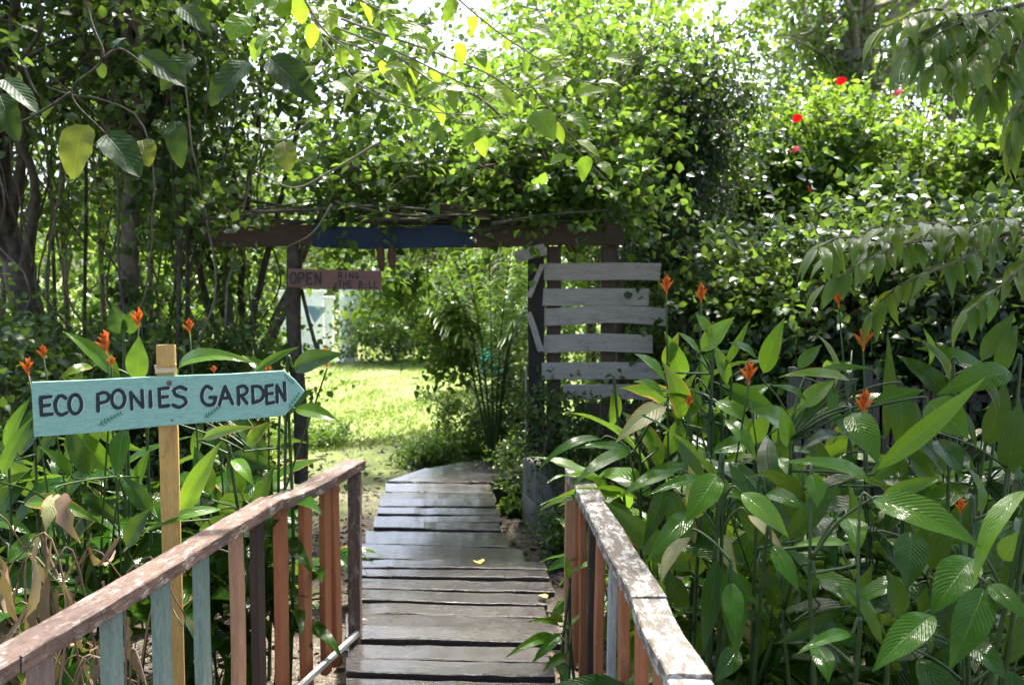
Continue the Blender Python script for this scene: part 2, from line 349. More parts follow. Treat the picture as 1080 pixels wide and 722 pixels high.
class Leaves:
    """collects leaves of one template and links them as one mesh"""
    def __init__(s, t): s.t = t; s.V = []; s.F = []; s.U = []; s.n = 0
    def add(s, P, D, N, L, Wd, curv=.3, fold=.25, wav=0, seed=0):
        U, S, Wp, Fc = TM[s.t]; P = np.atleast_2d(P); n = len(P)
        D = nrm(np.atleast_2d(D) + np.zeros((n, 3))); N = np.atleast_2d(N) + np.zeros((n, 3))
        Sd = nrm(np.cross(D, N)); N = np.cross(Sd, D)
        L = np.broadcast_to(L, n)[:, None]; Wd = np.broadcast_to(Wd, n)[:, None] * 1.0; c = np.broadcast_to(curv, n)[:, None]
        c = np.where(np.abs(c) < 1e-3, 1e-3, c); fo = np.broadcast_to(fold, n)[:, None]
        u = U[None]; x = np.sin(c * u) / c * L; z = -(1 - np.cos(c * u)) / c * L
        nx, nz = np.sin(c * u), np.cos(c * u); sw = S[None] * Wp[None] * Wd; h = fo * np.abs(sw)
        if wav:
            rg = np.random.RandomState(seed); ph = rg.rand(n, 1) * 6.3; h = h + wav * Wd * Wp[None] * np.abs(S[None]) * np.sin(u * 17 + ph + 1.5 * np.sign(S[None])) + wav * .8 * Wd * S[None] * np.sin(u * 3 + ph * 2)
        V = P[:, None] + D[:, None] * (x + nx * h)[..., None] + N[:, None] * (z + nz * h)[..., None] + Sd[:, None] * sw[..., None]
        k = len(U); s.V.append(V.reshape(-1, 3)); s.F.append((Fc[None] + (np.arange(n) * k)[:, None, None] + s.n).reshape(-1, Fc.shape[1]))
        s.U.append(np.tile(np.stack([U, .5 + .5 * S], 1), (n, 1))); s.n += n * k
    def out(s, name, mat, parent=None, uv=True, loc=None):
        return mk(name, np.concatenate(s.V), np.concatenate(s.F), mat, parent, uv=np.concatenate(s.U) if uv else None, smooth_=s.t != 'tri', loc=loc)
def twigs(LV, rg, O, D, length, k, L, Wd, droop=.6, spread=1.0, up=.6, tube=None, tr=.0025, curv=.35, fold=.25):
    """leaves set alternately along each twig; O,D (m,3)"""
    m = len(O); D = nrm(D); length = np.broadcast_to(length, m)
    A = nrm(np.cross(D, nrm(rg.randn(m, 3)))); B = np.cross(D, A)
    for i in range(k):
        t = (i + .6) / k
        P = O + D * (length * t)[:, None]; P[:, 2] -= droop * length * t * t * .5
        Dt = nrm(D - np.array((0, 0, droop * t)))
        a = i * 2.4 + rg.rand(m) * .8
        side = A * np.cos(a)[:, None] + B * np.sin(a)[:, None]
        last = 1.6 if i == k - 1 else .55
        Dl = nrm(Dt * last + side * spread + rg.randn(m, 3) * .22)
        Nn = nrm(np.array((0, 0, 1.)) * up + rg.randn(m, 3) * .45 + .2 * side)
        s = .6 + .6 * rg.rand(m)
        LV.add(P, Dl, Nn, L * s, Wd * s, curv + rg.randn(m) * .15, fold)
    if tube is not None:
        for j in range(m):
            p1 = O[j] + D[j] * length[j]; p1 = p1 - np.array((0, 0, droop * length[j] * .5))
            pm = O[j] + D[j] * length[j] * .5 - np.array((0, 0, droop * length[j] * .12))
            tube.tube([O[j], pm, p1], [tr, tr * .7, tr * .3], 3, cap=False)
def ellip(rg, n, c, r, shell=.35):
    d = nrm(rg.randn(n, 3)); q = (shell + (1 - shell) * rg.rand(n)) ** .6
    return np.asarray(c) + d * q[:, None] * np.asarray(r), d
def plant(name, label, cat, base, clumps, mat, seed, leafL=.07, leafW=.022, k=7, tw=60, cl_r=.3, tlen=.25, stems=True, bark='bark', tmpl='ovs', trunk=None, droop=.5,
          up=.6, group=None, spread=1.0, tubes=True, sr=.012, fold=.3, parts=('crown', 'trunk'), bias=(0, 0, .3)):
    """a thing: clump centres (n,3) carry leafy twigs; branches run from the base (or trunk line) to each clump"""
    rg = np.random.RandomState(seed); rr = random.Random(seed)
    t = thing(name, label, cat, base, group); LV = Leaves(tmpl); tb = MB()
    clumps = np.asarray(clumps, float); base = np.asarray(base, float)
    if trunk is not None:
        tp = curve([p[:3] for p in trunk], 8); tr_ = np.interp(np.linspace(0, 1, len(tp)), np.linspace(0, 1, len(trunk)), [p[3] for p in trunk])
        tb.tube(tp + rg.randn(len(tp), 3) * tr_[:, None] * .08, tr_, 9)
    for ci, c in enumerate(clumps):
        r = cl_r * (.65 + .7 * rg.rand()); n = int(tw * (.6 + .8 * rg.rand()))
        O = c + rg.randn(n, 3) * r * .55 * np.array((1, 1, .75)); D = nrm((O - c) / r + rg.randn(n, 3) * .5 + np.array(bias))
        twigs(LV, rg, O, D, tlen * (.6 + .8 * rg.rand(n)), k, leafL, leafW, droop, spread, up, tube=None, fold=fold)
        if stems:
            if trunk is not None:
                j = int(len(tp) * (.45 + .5 * rg.rand())); j = min(j, len(tp) - 1); s0 = tp[j]; r0 = min(tr_[j] * .6, sr * 2.2)
            else:
                s0 = base + np.array((rg.randn() * .06, rg.randn() * .06, 0)); r0 = sr
            mid = (s0 + c) / 2 + rg.randn(3) * np.linalg.norm(c - s0) * .09 + (0, 0, .08 * np.linalg.norm(c - s0))
            cv = curve([s0, mid, c], 5); tb.tube(cv, np.linspace(r0, r0 * .35, len(cv)), 5, cap=False)
            for q in range(5):
                e = c + nrm(rg.randn(3) + np.array(bias)) * r * 1.2
                cv = curve([cv[-3] if q % 2 else c, (c + e) / 2 + rg.randn(3) * r * .15, e], 3); tb.tube(cv, np.linspace(r0 * .35, r0 * .12, len(cv)), 4, cap=False)
                cv = curve([s0, mid, c], 5)
    LV.out(parts[0], M[mat], t, uv=tmpl != 'tri')
    if tb.n: tb.out(parts[1], M[bark], t, smooth_=True)
    return t

# ================================================================== THE SETTING
n = 170
xs = np.concatenate([-np.geomspace(300, 7, 30), np.linspace(-6.8, 6.8, 110), np.geomspace(7, 300, 30)])
ys = np.concatenate([np.linspace(-60, -1, 12), np.linspace(-.5, 14, 110), np.geomspace(14.5, 500, 40)])
X_, Y_ = np.meshgrid(xs, ys, indexing='ij'); rg = np.random.RandomState(1)
Z_ = ground_z(X_, Y_) + rg.randn(*X_.shape) * .006
V = np.stack([X_, Y_, Z_], -1).reshape(-1, 3); ny = len(ys)
Fc = np.array([(i * ny + j, (i + 1) * ny + j, (i + 1) * ny + j + 1, i * ny + j + 1) for i in range(len(xs) - 1) for j in range(ny - 1)])
tag(mk('ground', V, Fc, M['ground'], smooth_=True, loc=(0, 0, 0)), kind='structure')

# boardwalk ---------------------------------------------------------
bw = thing('boardwalk', 'wet weathered plank boardwalk leading through the garden gate', 'boardwalk', (-.3, 4.5, -.05))
LE = [(760, 360), (711, 365), (676, 367), (631, 369), (591, 374), (572, 379), (556, 396), (541, 398), (531, 401), (505, 407)]
def lx(y, E): E = sorted(E); return float(np.interp(y, [e[0] for e in E], [e[1] for e in E]))
RE = [(760, 606), (711, 592), (676, 588), (631, 583), (600, 579), (589, 553), (572, 545), (556, 532), (541, 527), (526, 522), (507, 516)]
yb = [900, 820, 768, 735, 711, 693.5, 677, 661, 645, 632, 620, 608, 599.5, 590, 573, 557, 548.5, 541.5, 534, 526, 516.5, 507]
def plank(q, zt, seed, th=.032, gap=.008):
    """q: four corners (near-left, near-right, far-right, far-left) on the deck plane"""
    rg = np.random.RandomState(seed); q = [np.array(p[:2]) for p in q]; gap = .008 + .011 * rg.rand()
    c = sum(q) / 4; nl, nr, fr, fl = q
    X = nrm((nr - nl) + (fr - fl)); Y = np.array((-X[1], X[0]))
    nseg = 10; V = []
    for i in range(nseg + 1):
        t = i / nseg; a = nl * (1 - t) + nr * t; b = fl * (1 - t) + fr * t; d = nrm(b - a)
        a = a + d * (gap + abs(rg.randn()) * .0012); b = b - d * (gap + abs(rg.randn()) * .0012)
        zc = .004 * math.sin(t * 3.1 + seed) + .0015 * rg.randn()
        for p, z in ((a, -th), (a, -.004), (a + d * .005, 0), (b - d * .005, 0), (b, -.004), (b, -th)):
            r = p - c; V.append((r @ X, r @ Y, z + zc))
    Fc = [(i * 6 + k, (i + 1) * 6 + k, (i + 1) * 6 + (k + 1) % 6, i * 6 + (k + 1) % 6) for i in range(nseg) for k in range(6)]
    Fc += [tuple(range(6)), tuple(nseg * 6 + k for k in range(6))[::-1]]
    me = bpy.data.meshes.new('plank'); me.from_pydata(V, [], Fc); me.materials.append(M['deck'])
    o = bpy.data.objects.new('plank', me); col.objects.link(o); o.parent = bw
    o.location = Vector((c[0], c[1], zt)) - Vector(off(bw))
    o.rotation_euler = (rg.randn() * .012, rg.randn() * .007, math.atan2(X[1], X[0])); return o
rs = random.Random(5)
for i in range(len(yb) - 1):
    y0, y1 = yb[i], yb[i + 1]
    j = rs.uniform(-4, 4) * min(1.3, (y0 - 430) / 180); k = rs.uniform(-7, 6) * min(1.3, (y0 - 430) / 180) + (6 if i == 12 else 0); s = (y0 - 500) / 200
    ym = (y0 + y1) / 2
    x0, x1 = lx(ym, LE), lx(ym, RE)
    sl = 3.5 * min(1, s)                                       # planks sit a touch askew to the view
    plank((G(x0 + j, y0 - sl), G(x1 + k, y0 + sl), G(x1 + k - (x1 - 446) * .03, y1 + (yb[i + 1] - 500) / 200 * 3.5), G(x0 + j, y1 - (yb[i + 1] - 500) / 200 * 3.5)), rs.uniform(-.018, .010), i)
fan = [((408, 506), (516, 508), (549, 501), (450, 492)), ((450, 491.6), (549, 500), (556, 489), (490, 484)), ((490, 483.6), (556, 488.5), (570, 478.5), (522, 478.5)), ((570, 488), (640, 492), (650, 480), (572, 478))]
for i, q in enumerate(fan): plank([G(*p) for p in q], -.004 - .014 * i, 60 + i)
mb = MB()
for xa, xb in ((372, 412), (560, 512)):
    a = G(xa, 760); b = G(xb, 508); d = nrm((b - a)[:2]); Mr = np.array(((d[0], -d[1], 0), (d[1], d[0], 0), (0, 0, 1)))
    mb.box((a + b) / 2 + (0, 0, -.11), np.linalg.norm((b - a)[:2]), .05, .13, Mr)
a, b = G(519, 507.5), G(552, 501.5); d = nrm((b - a)[:2]); Mr = np.array(((d[0], -d[1], 0), (d[1], d[0], 0), (0, 0, 1)))
mb.box((a + b) / 2 + (0, .03, -.13), np.linalg.norm((b - a)[:2]) * 1.0, .04, .15, Mr)
mb.out('joist', M['deck_under'], bw)
# fallen leaves on the boardwalk -----------------------------------------
def flat_leaf(name, label, px, py, L, Wd, ang, mat, z=.008):
    lv = Leaves('ovate_b'); p = G(px, py, z); lv.add(p, (math.cos(ang), math.sin(ang), .12), (0, 0, 1), L, Wd, .5, .35, .1)
    return tag(lv.out(name, mat), label, 'leaf')
M['yellow_leaf'] = leaf_mat('fallen_yellow_leaf', [(.55, .47, .10), (.6, .5, .12)], .6, .1)
M['brown_leaf'] = leaf_mat('fallen_brown_leaf', [(.28, .11, .05), (.3, .13, .06)], .6, 0)
flat_leaf('fallen_leaf', 'pale yellow fallen leaf lying in the middle of the boardwalk', 507, 594, .09, .032, 1.9, M['yellow_leaf'])
flat_leaf('fallen_leaf', 'yellowish fallen leaf at the right edge of the boardwalk by the railing end', 577, 630, .08, .02, 2.2, M['yellow_leaf'])
flat_leaf('fallen_leaf', 'small brown fallen leaf near the left edge of the boardwalk', 378, 654, .05, .016, .4, M['brown_leaf'])

# railings -----------------------------------------------------------------
def rail_pt(poly, t, z):
    P = np.array(poly); s = np.concatenate([[0], np.cumsum(np.linalg.norm(np.diff(P, axis=0), axis=1))]); t = t * s[-1]
    return np.array((np.interp(t, s, P[:, 0]), np.interp(t, s, P[:, 1]), z))
HT = .80
def poly_at(pxs): return [tuple(G(x, y, HT)[:2]) for x, y in pxs]
def railing(name, label, base, poly, side, topm, bals, closeup):
    t = thing(name, label, 'railing', base)
    P = [np.array((*p, HT - .022)) for p in poly]
    for i in range(len(P) - 1):
        a, b = P[i], P[i + 1]; d = nrm(b - a)
        o = board('top_rail', a + d * (.001 if i else 0), b - d * .001, .094, .044, (0, 0, 1), M[topm], t, seg=max(4, int(np.linalg.norm(b - a) / .05)), rough=.0022, seed=i + 11)
    for (px, wpx, m, dz) in bals:
        ts = np.linspace(0, 1, 800); best = min(ts, key=lambda q: abs(PX(rail_pt(poly, q, HT - .1))[0] - px)); p = rail_pt(poly, best, 0)
        q = rail_pt(poly, min(1, best + .02), 0) - rail_pt(poly, max(0, best - .02), 0); d = nrm(q)
        nrl = np.array((-d[1], d[0], 0)) * side
        p = p + nrl * -.012
        o = board('baluster', p + (0, 0, -.07), p + (0, 0, HT - .0455), wpx, .03, nrl, M[m], t, seg=10, rough=.0012, seed=int(px) + 3)
        r = random.Random(px); 
    return t, P
LP = poly_at([(-330, 872), (2, 690), (287, 524), (376, 487)])
bl = [(-60, .075, 'bal_teal', 0), (48, .075, 'bal_pink', 0), (122, .075, 'bal_teal', 0), (174, .072, 'bal_teal', 0), (216, .07, 'bal_teal', 0), (252, .07, 'bal_tan', 0), (274, .075, 'bal_dark', 0),
      (298, .07, 'bal_orange', 0), (324, .07, 'bal_orange', 0), (345, .06, 'bal_orange', 0), (355, .055, 'bal_orange', 0)]
lt, LPP = railing('railing', 'left railing with a flaking brown top rail and teal and orange balusters', (*LP[1], 0), LP, -1, 'rail_l', bl, True)
e = np.array((*LP[-1], 0)); board('end_post', e + (-.006, -.035, -.1), e + (-.006, -.035, HT - .046), .055, .07, (0, -1, 0), M['rail_l'], lt, seg=10, seed=77)
a, b = rail_pt(LP, .62, .03), rail_pt(LP, .985, .03); board('bottom_rail', a + (.03, 0, 0), b + (.03, 0, 0), .028, .02, (1, 0, 0), M['batten'], lt, seg=12, seed=78)
RP = poly_at([(607, 493), (644, 558), (684, 628), (727, 716), (800, 870)])
br = [(604, .06, 'bal_orange', 0), (612, .06, 'bal_orange', 0), (621, .06, 'bal_dark', 0), (630, .07, 'bal_orange', 0), (643, .03, 'batten', 0), (655, .07, 'bal_orange', 0), (672, .075, 'bal_orange', 0), (692, .07, 'bal_orange', 0), (714, .07, 'bal_orange', 0), (745, .075, 'bal_dark', 0)]
rt, RPP = railing('railing', 'right railing with a white lichen covered top rail and orange balusters', (*RP[0], 0), RP, -1, 'rail_r', br, True)
e = np.array((*RP[0], 0)); board('end_post', e + (-.02, .01, -.1), e + (-.02, .01, HT - .046), .05, .06, (0, -1, 0), M['bal_tan'], rt, seg=10, seed=79)

# arrow sign -----------------------------------------------------------------
SY = 3.38
sp0 = W(175, 430, SY); sn = nrm(np.array((math.sin(R(14)), -math.cos(R(14)), 0)))
def onb(px, py, o=0.0):
    d = ray(px, py); c0 = np.array((0, 0, CAMZ)); t = ((sp0 + sn * o - c0) @ sn) / (d @ sn); return c0 + d * t
gz = float(ground_z(sp0[0], sp0[1] + .06))
st = thing('arrow_sign', 'mint green wooden arrow sign with hand painted words on a yellow post', 'sign', (sp0[0], sp0[1] + .05, gz))
def prism(name, pxs, o0, o1, mat, parent, f=onb):
    A = [f(x, y, o0) for x, y in pxs]; B = [f(x, y, o0) + sn * (o1 - o0) for x, y in pxs]; n = len(A)
    c = sum(A) / n; X = Vector(nrm(np.cross((0, 0, 1), -sn) * -1)); Z = Vector(-sn); Yv = Z.cross(X)
    Mx = Matrix((X, Yv, Z)).transposed().to_4x4(); Mi = Mx.inverted()
    V = [Mi @ Vector(p - c) for p in A + B]
    Fc = [tuple(range(n)), tuple(range(n, 2 * n))[::-1]] + [(i, i + n, (i + 1) % n + n, (i + 1) % n) for i in range(n)]
    me = bpy.data.meshes.new(name); me.from_pydata(V, [], Fc); me.materials.append(mat); o = bpy.data.objects.new(name, me); col.objects.link(o)
    o.parent = parent; Mx.translation = Vector(c - off(parent)); o.matrix_basis = Mx
    bv = o.modifiers.new('b', 'BEVEL'); bv.width = .0015; bv.segments = 2
    return o
edge = [(33, 403), (90, 400.8), (170, 397), (240, 394.2), (300, 391), (311, 401), (321, 412.5), (311, 426), (300, 438), (240, 443.5), (170, 449.5), (90, 456.8), (36, 461)]
rs = random.Random(3); edge = [(x + rs.uniform(-.5, .5), y + rs.uniform(-.4, .4)) for x, y in edge]
board_o = prism('arrow_board', edge, 0, -.018, M['sign_teal'], st)
X = np.cross((0, 0, 1), sn); X = nrm(X)
pc = onb(177.5, 430, -.042)
board('post', np.array((pc[0] + .008, pc[1], gz - .1)), onb(174.6, 364, -.042), .062, .045, sn, M['post_yellow'], st, seg=16, rough=.0015, seed=4)
ct = onb(175, 388.5, -.014); board('top_block', onb(175.4, 386, -.01), onb(174.6, 363.5, -.01), .058, .022, sn, M['post_yellow'], st, seg=4, seed=6)
board('block_end', ct - X * .034, ct + X * .034, .014, .03, (0, 0, 1), M['cut_end'], st, seg=3, seed=8)
def zc(x, y): return (20 + x / 3.484, 350 + y / 3.484)
E_, off_i = [], [0]
def stroke(mb, pts, hw, o, f, dx=0, dy=0):
    """a flat brush stroke with round ends, laid on the board"""
    P = np.array([f(*zc(x + dx, y + dy), o + off_i[0] * .00006) for x, y in pts]); off_i[0] = (off_i[0] + 1) % 12
    T = nrm(np.gradient(P, axis=0)); S = nrm(np.cross(T, sn)); rg_ = np.random.RandomState(len(pts) + int(pts[0][0]))
    ww = hw * (1 + rg_.randn(len(P)) * .06)[:, None]
    a, b = P + S * ww, P - S * ww; V = list(a) + list(b); n = len(P); Fc = [(i, i + n, i + n + 1, i + 1) for i in range(n - 1)]
    for e, sg in ((0, -1), (n - 1, 1)):
        arc = [P[e] + (S[e] * math.cos(t) + T[e] * sg * math.sin(t)) * hw for t in np.linspace(0, math.pi, 7)]
        k = len(V); V += arc; Fc.append(tuple(range(k, k + 7)))
    mb.add(V, Fc)
def dense(pts, n=6, cv=False):
    if cv: return [tuple(p) for p in curve([(x, y, 0) for x, y in pts], 5)[:, :2]]
    o = []
    for a, b in zip(pts[:-1], pts[1:]): o += [(a[0] + (b[0] - a[0]) * t, a[1] + (b[1] - a[1]) * t) for t in np.linspace(0, 1, 4, endpoint=False)]
    return o + [pts[-1]]
def oval(cx, cy, rx, ry, sl=0): return [(cx + rx * math.sin(t) , cy - ry * math.cos(t)) for t in np.linspace(.1, 2 * math.pi + .05, 22)]
S_ = [[(80, 240), (83, 305)], [(80, 241), (117, 237)], [(82, 272), (112, 268)], [(83, 305), (122, 301)],
      'c', [(172, 243), (158, 234), (143, 240), (133, 265), (140, 295), (158, 304), (176, 296)], 'o', (207, 265, 23, 35),
      [(290, 229), (291, 290)], 'c', [(290, 228), (315, 222), (331, 234), (322, 254), (294, 261)], 'o', (365, 246, 24, 33),
      [(415, 282), (411, 222)], [(411, 222), (455, 276)], [(455, 276), (452, 215)], [(482, 218), (484, 274)],
      [(515, 209), (518, 274)], [(515, 209), (548, 205)], [(517, 240), (545, 237)], [(519, 274), (551, 270)],
      'c', [(614, 210), (592, 202), (570, 213), (578, 232), (606, 242), (613, 261), (590, 276), (566, 268)],
      'c', [(708, 208), (690, 199), (674, 220), (674, 250), (692, 268), (715, 264), (723, 240)], [(724, 240), (702, 240)],
      [(737, 266), (757, 200)], [(757, 200), (785, 263)], [(746, 244), (774, 241)],
      [(808, 265), (805, 204)], 'c', [(805, 203), (826, 198), (839, 212), (830, 229), (808, 234)], [(816, 234), (838, 261)],
      [(861, 260), (858, 200)], 'c', [(858, 200), (884, 201), (899, 222), (890, 248), (862, 259)],
      [(908, 199), (911, 263)], [(908, 199), (931, 195)], [(909, 228), (931, 225)], [(911, 263), (936, 258)],
      [(949, 257), (948, 196)], [(948, 196), (978, 251)], [(978, 251), (975, 186)]]
def sx0(s_): return s_[0][0] if isinstance(s_, list) else s_[0]
for nm, mat, hw, o, dx, dy in (('lettering_edge', M['ghost'], .0050, .0006, 5, 2), ('lettering', M['ink'], .0060, .0016, 0, 0)):
    for xa, xb in ((0, 260), (260, 640), (640, 1100)):
        mb = MB(); mode = None
        for s in S_:
            if s in ('c', 'o'): mode = s; continue
            if xa <= sx0(s) < xb: stroke(mb, oval(*s) if mode == 'o' else dense(s, cv=mode == 'c'), hw, o, onb, dx, dy)
            mode = None
        mb.out(nm, mat, st)
for (x0, y0), (x1, y1), nl, ll in (((292, 342), (376, 296), 7, 22), ((680, 316), (740, 272), 6, 20), ((990, 282), (1030, 222), 5, 17), ((1012, 192), (975, 158), 4, 14)):
    mb = MB(); stroke(mb, dense([(x0, y0), (x1, y1)]), .0009, .0014, onb)
    d = nrm(np.array((x1 - x0, y1 - y0, 0.)))[:2]; nn = np.array((-d[1], d[0]))
    for i in range(nl):
        for sg in (-1, 1):
            p = np.array((x0, y0)) + (np.array((x1, y1)) - (x0, y0)) * ((i + .5) / nl); L_ = ll * (1 - .45 * i / nl); q = p + (d * .75 + nn * sg * .6) * L_
            m1, m2 = (p + q) / 2 + nn * L_ * .13, (p + q) / 2 - nn * L_ * .13
            V = [onb(*zc(*u), .0012 + .00005 * (i * 2 + sg)) for u in (p, m1, q, m2)]; mb.add(V, [(0, 1, 2, 3)])
    mb.out('painted_fern', M['fern_paint'], st)
for (x, y, r) in ((178.5, 403.5, .009), (181.5, 443, .0035)):
    c = onb(x, y, 0); mb = MB(); mb.tube([c - sn * .004, c + sn * .004, c + sn * .006], [r, r, r * .6], 12); mb.out('nail', M['metal'], st, smooth_=False)

# gate ---------------------------------------------------------------------------
GY = 7.1; face = (0, -1, 0)
gt = thing('garden_gate', 'old timber garden gateway with a blue and brown beam over the boardwalk', 'gate', (W(440, 400, GY)[0], GY, -.2))
def bpx(name, x0, y0, x1, y1, wid, th, m, par, Y=GY, dy1=0, seed=0, **k):
    return board(name, W(x0, y0, Y), W(x1, y1, Y + dy1), wid, th, face, M[m], par, seed=seed, **k)
bpx('beam', 219, 249, 331, 249, .145, .09, 'beam_brown', gt, seed=1)
bpx('beam', 331.5, 249, 499, 251, .155, .10, 'beam_blue', gt, seed=2, rough=.004, seg=20)
bpx('beam', 499.5, 249.5, 657, 247, .15, .10, 'beam_brown', gt, seed=3)
mb = MB(); a = W(310, 259, GY); mb.tube(curve([(a[0] + .01, GY + .0, -.3), (a[0] + .03, GY, .6), (a[0] - .01, GY, 1.2), a], 5), .052, 9); mb.out('log_post', M['bark_dark'], gt, smooth_=True)
mb = MB(); mb.tube(curve([W(318, 305, GY + .05), W(325, 335, GY + .03), W(334, 368, GY)], 5), .014, 6); mb.tube(curve([W(334, 362, GY), W(335, 372, GY)], 3), .02, 6); mb.out('brace', M['bark_dark'], gt, smooth_=True)
bpx('jamb', 565.5, 476, 565.5, 262, .115, .03, 'jamb', gt, Y=GY - .02, seed=9)
bpx('post', 584, 500, 584, 260, .10, .08, 'brown_post', gt, Y=GY + .06, seed=10)
bpx('post', 641, 500, 641, 260, .10, .08, 'brown_post', gt, Y=GY + .06, seed=11)
bpx('jamb_lit_edge', 554.5, 505, 555, 385, .012, .05, 'slat', gt, Y=GY - .02, seed=12)  # pale strip standing in for light caught on the jamb's edge
bpx('brace', 572, 279, 558, 313, .035, .02, 'slat', gt, Y=GY - .06, seed=13)
bpx('brace', 557, 330, 571, 370, .045, .02, 'slat', gt, Y=GY - .06, seed=14)
bpx('brace', 543, 272, 575, 262, .085, .02, 'slat', gt, Y=GY - .09, seed=15)
for i, (x0, x1, y0, y1, h) in enumerate([(574, 696, 286, 287, 18), (572.5, 684, 313, 313.5, 18), (572.5, 703, 332.5, 333.5, 18.5), (571.5, 688, 362, 362, 19), (571.5, 698, 391, 391, 18), (594, 702, 413, 414, 16)]):
    bpx('slat', x0, y0, x1, y1, h * GY / F, .02, 'slat', gt, Y=GY - .025 - .001 * i, seed=20 + i, seg=14, rough=.003)
bpx('lower_board', 606, 432, 672, 433, .10, .02, 'brown_post', gt, Y=GY - .02, seed=31)
bpx('lower_board', 612, 452, 668, 452, .10, .02, 'brown_post', gt, Y=GY - .02, seed=32)
# concrete block plinth at the foot of the gate
pl = thing('concrete_block', 'grey stained concrete block plinth at the foot of the gate', 'block', (*G(575, 570, -.2)[:2], -.2))
A = G(564, 566, -.2); topz = W(564, 493, A[1])[2]
mb = MB(); q = [A, A + (.25, -.0, 0), A + (.25, .42, 0), A + (-.085, .42, 0)]
def blk(mb, q, z0, z1, ins=0):
    c = sum(q) / 4; V = [np.array((*(p + (c - p) * ins)[:2], z)) for z in (z0, z1) for p in q]
    mb.add(V, [(3, 2, 1, 0), (4, 5, 6, 7), (0, 1, 5, 4), (1, 2, 6, 5), (2, 3, 7, 6), (3, 0, 4, 7)])
zm = -.25 + (topz + .25) * .52
blk(mb, q, -.3, zm - .004); mb.out('lower_block', M['concrete'], pl).modifiers.new('b', 'BEVEL').width = .006
mb = MB(); blk(mb, q, zm + .004, topz, .02); mb.out('upper_block', M['concrete'], pl).modifiers.new('b', 'BEVEL').width = .006

# OPEN sign -----------------------------------------------------------------------
OY = 6.95
os_ = thing('open_sign', 'red brown board reading OPEN RING THE BELL hung under the beam', 'sign', W(353, 284, OY))
board('sign_board', W(304, 293.5, OY), W(402, 295.5, OY), 20 * OY / F, .018, face, M['brown_sign'], os_, seg=8, seed=41)
for x in (318, 392):
    mb = MB(); a = W(x, 285, OY); mb.tube([a + (0, 0, -.01), (a[0], OY + .04, W(x, 262, GY)[2] + .02)], .003, 5); mb.out('cord', M['twig'], os_)
LT = {'O': [oval(.5, .5, .45, .5)], 'P': [[(0.05, 1), (.05, 0)], [(.05, 0), (.7, 0), (.85, .25), (.7, .5), (.05, .52)]], 'E': [[(.05, 0), (.05, 1)], [(.05, 0), (.85, 0)], [(.05, .5), (.7, .5)], [(.05, 1), (.85, 1)]],
      'N': [[(.05, 1), (.05, 0), (.85, 1), (.85, 0)]], 'R': [[(0.05, 1), (.05, 0)], [(.05, 0), (.7, 0), (.85, .25), (.7, .5), (.05, .52)], [(.4, .52), (.85, 1)]], 'I': [[(.4, 0), (.4, 1)]],
      'G': [[(.85, .15), (.5, 0), (.1, .25), (.1, .75), (.5, 1), (.85, .8), (.85, .55), (.5, .55)]], 'T': [[(.45, 0), (.45, 1)], [(0, 0), (.9, 0)]], 'H': [[(.05, 0), (.05, 1)], [(.85, 0), (.85, 1)], [(.05, .5), (.85, .5)]],
      'B': [[(.05, 0), (.05, 1)], [(.05, 0), (.7, .03), (.75, .4), (.05, .5)], [(.05, .5), (.85, .6), (.8, .95), (.05, 1)]], 'L': [[(.05, 0), (.05, 1), (.8, 1)]]}
cnt = 0
def text_flat(txt, x0, x1, y0, y1, r, Yp):
    global cnt
    mb = MB()
    w_ = (x1 - x0) / len(txt)
    for i, ch in enumerate(txt):
        if ch == ' ': continue
        for s in LT[ch]:
            P = np.array([W(x0 + i * w_ + p[0] * w_ * .78, y0 + (y1 - y0) * p[1] + .02 * (i * w_), Yp) for p in s]); cnt += 1
            T = nrm(np.gradient(P, axis=0)); Sx = nrm(np.cross(T, (0, -1, 0))); P = P + np.array((0, -.0002 * (cnt % 9), 0))
            for a in range(len(P) - 1):
                t_ = nrm(P[a + 1] - P[a]); s_ = nrm(np.cross(t_, (0, -1, 0))) * r; e0, e1 = P[a] - t_ * r * .6, P[a + 1] + t_ * r * .6
                o_ = np.array((0, -.00003 * a, 0)); mb.add([e0 + s_ + o_, e1 + s_ + o_, e1 - s_ + o_, e0 - s_ + o_], [(0, 1, 2, 3)])
    mb.out('lettering', M['ink'], os_)
text_flat('OPEN', 306, 341, 287.5, 299, .0055, OY - .0125)
text_flat('RING', 357, 380, 287.5, 293.5, .004, OY - .0125)
text_flat('THE BELL', 357, 400, 296, 302.5, .004, OY - .0125)
# hanging pods
for i, (x, yb_) in enumerate(((402, 286), (413.5, 284))):
    mb = MB(); pts = curve([W(x, 258, 7.0), W(x - .5, 266, 7.0), W(x, 276, 7.0), W(x + 1, yb_, 7.0)], 5)
    rad = np.interp(np.linspace(0, 1, len(pts)), [0, .2, .5, .85, 1], [.008, .026, .03, .024, .012]); mb.tube(pts, rad, 10)
    tag(mb.out('hanging_pod', M['pod'], smooth_=True), ['left of the two brown woody pods hanging beneath the blue beam', 'right of the two brown woody pods hanging beneath the blue beam'][i], 'pod', 'pods hanging under the gate beam')
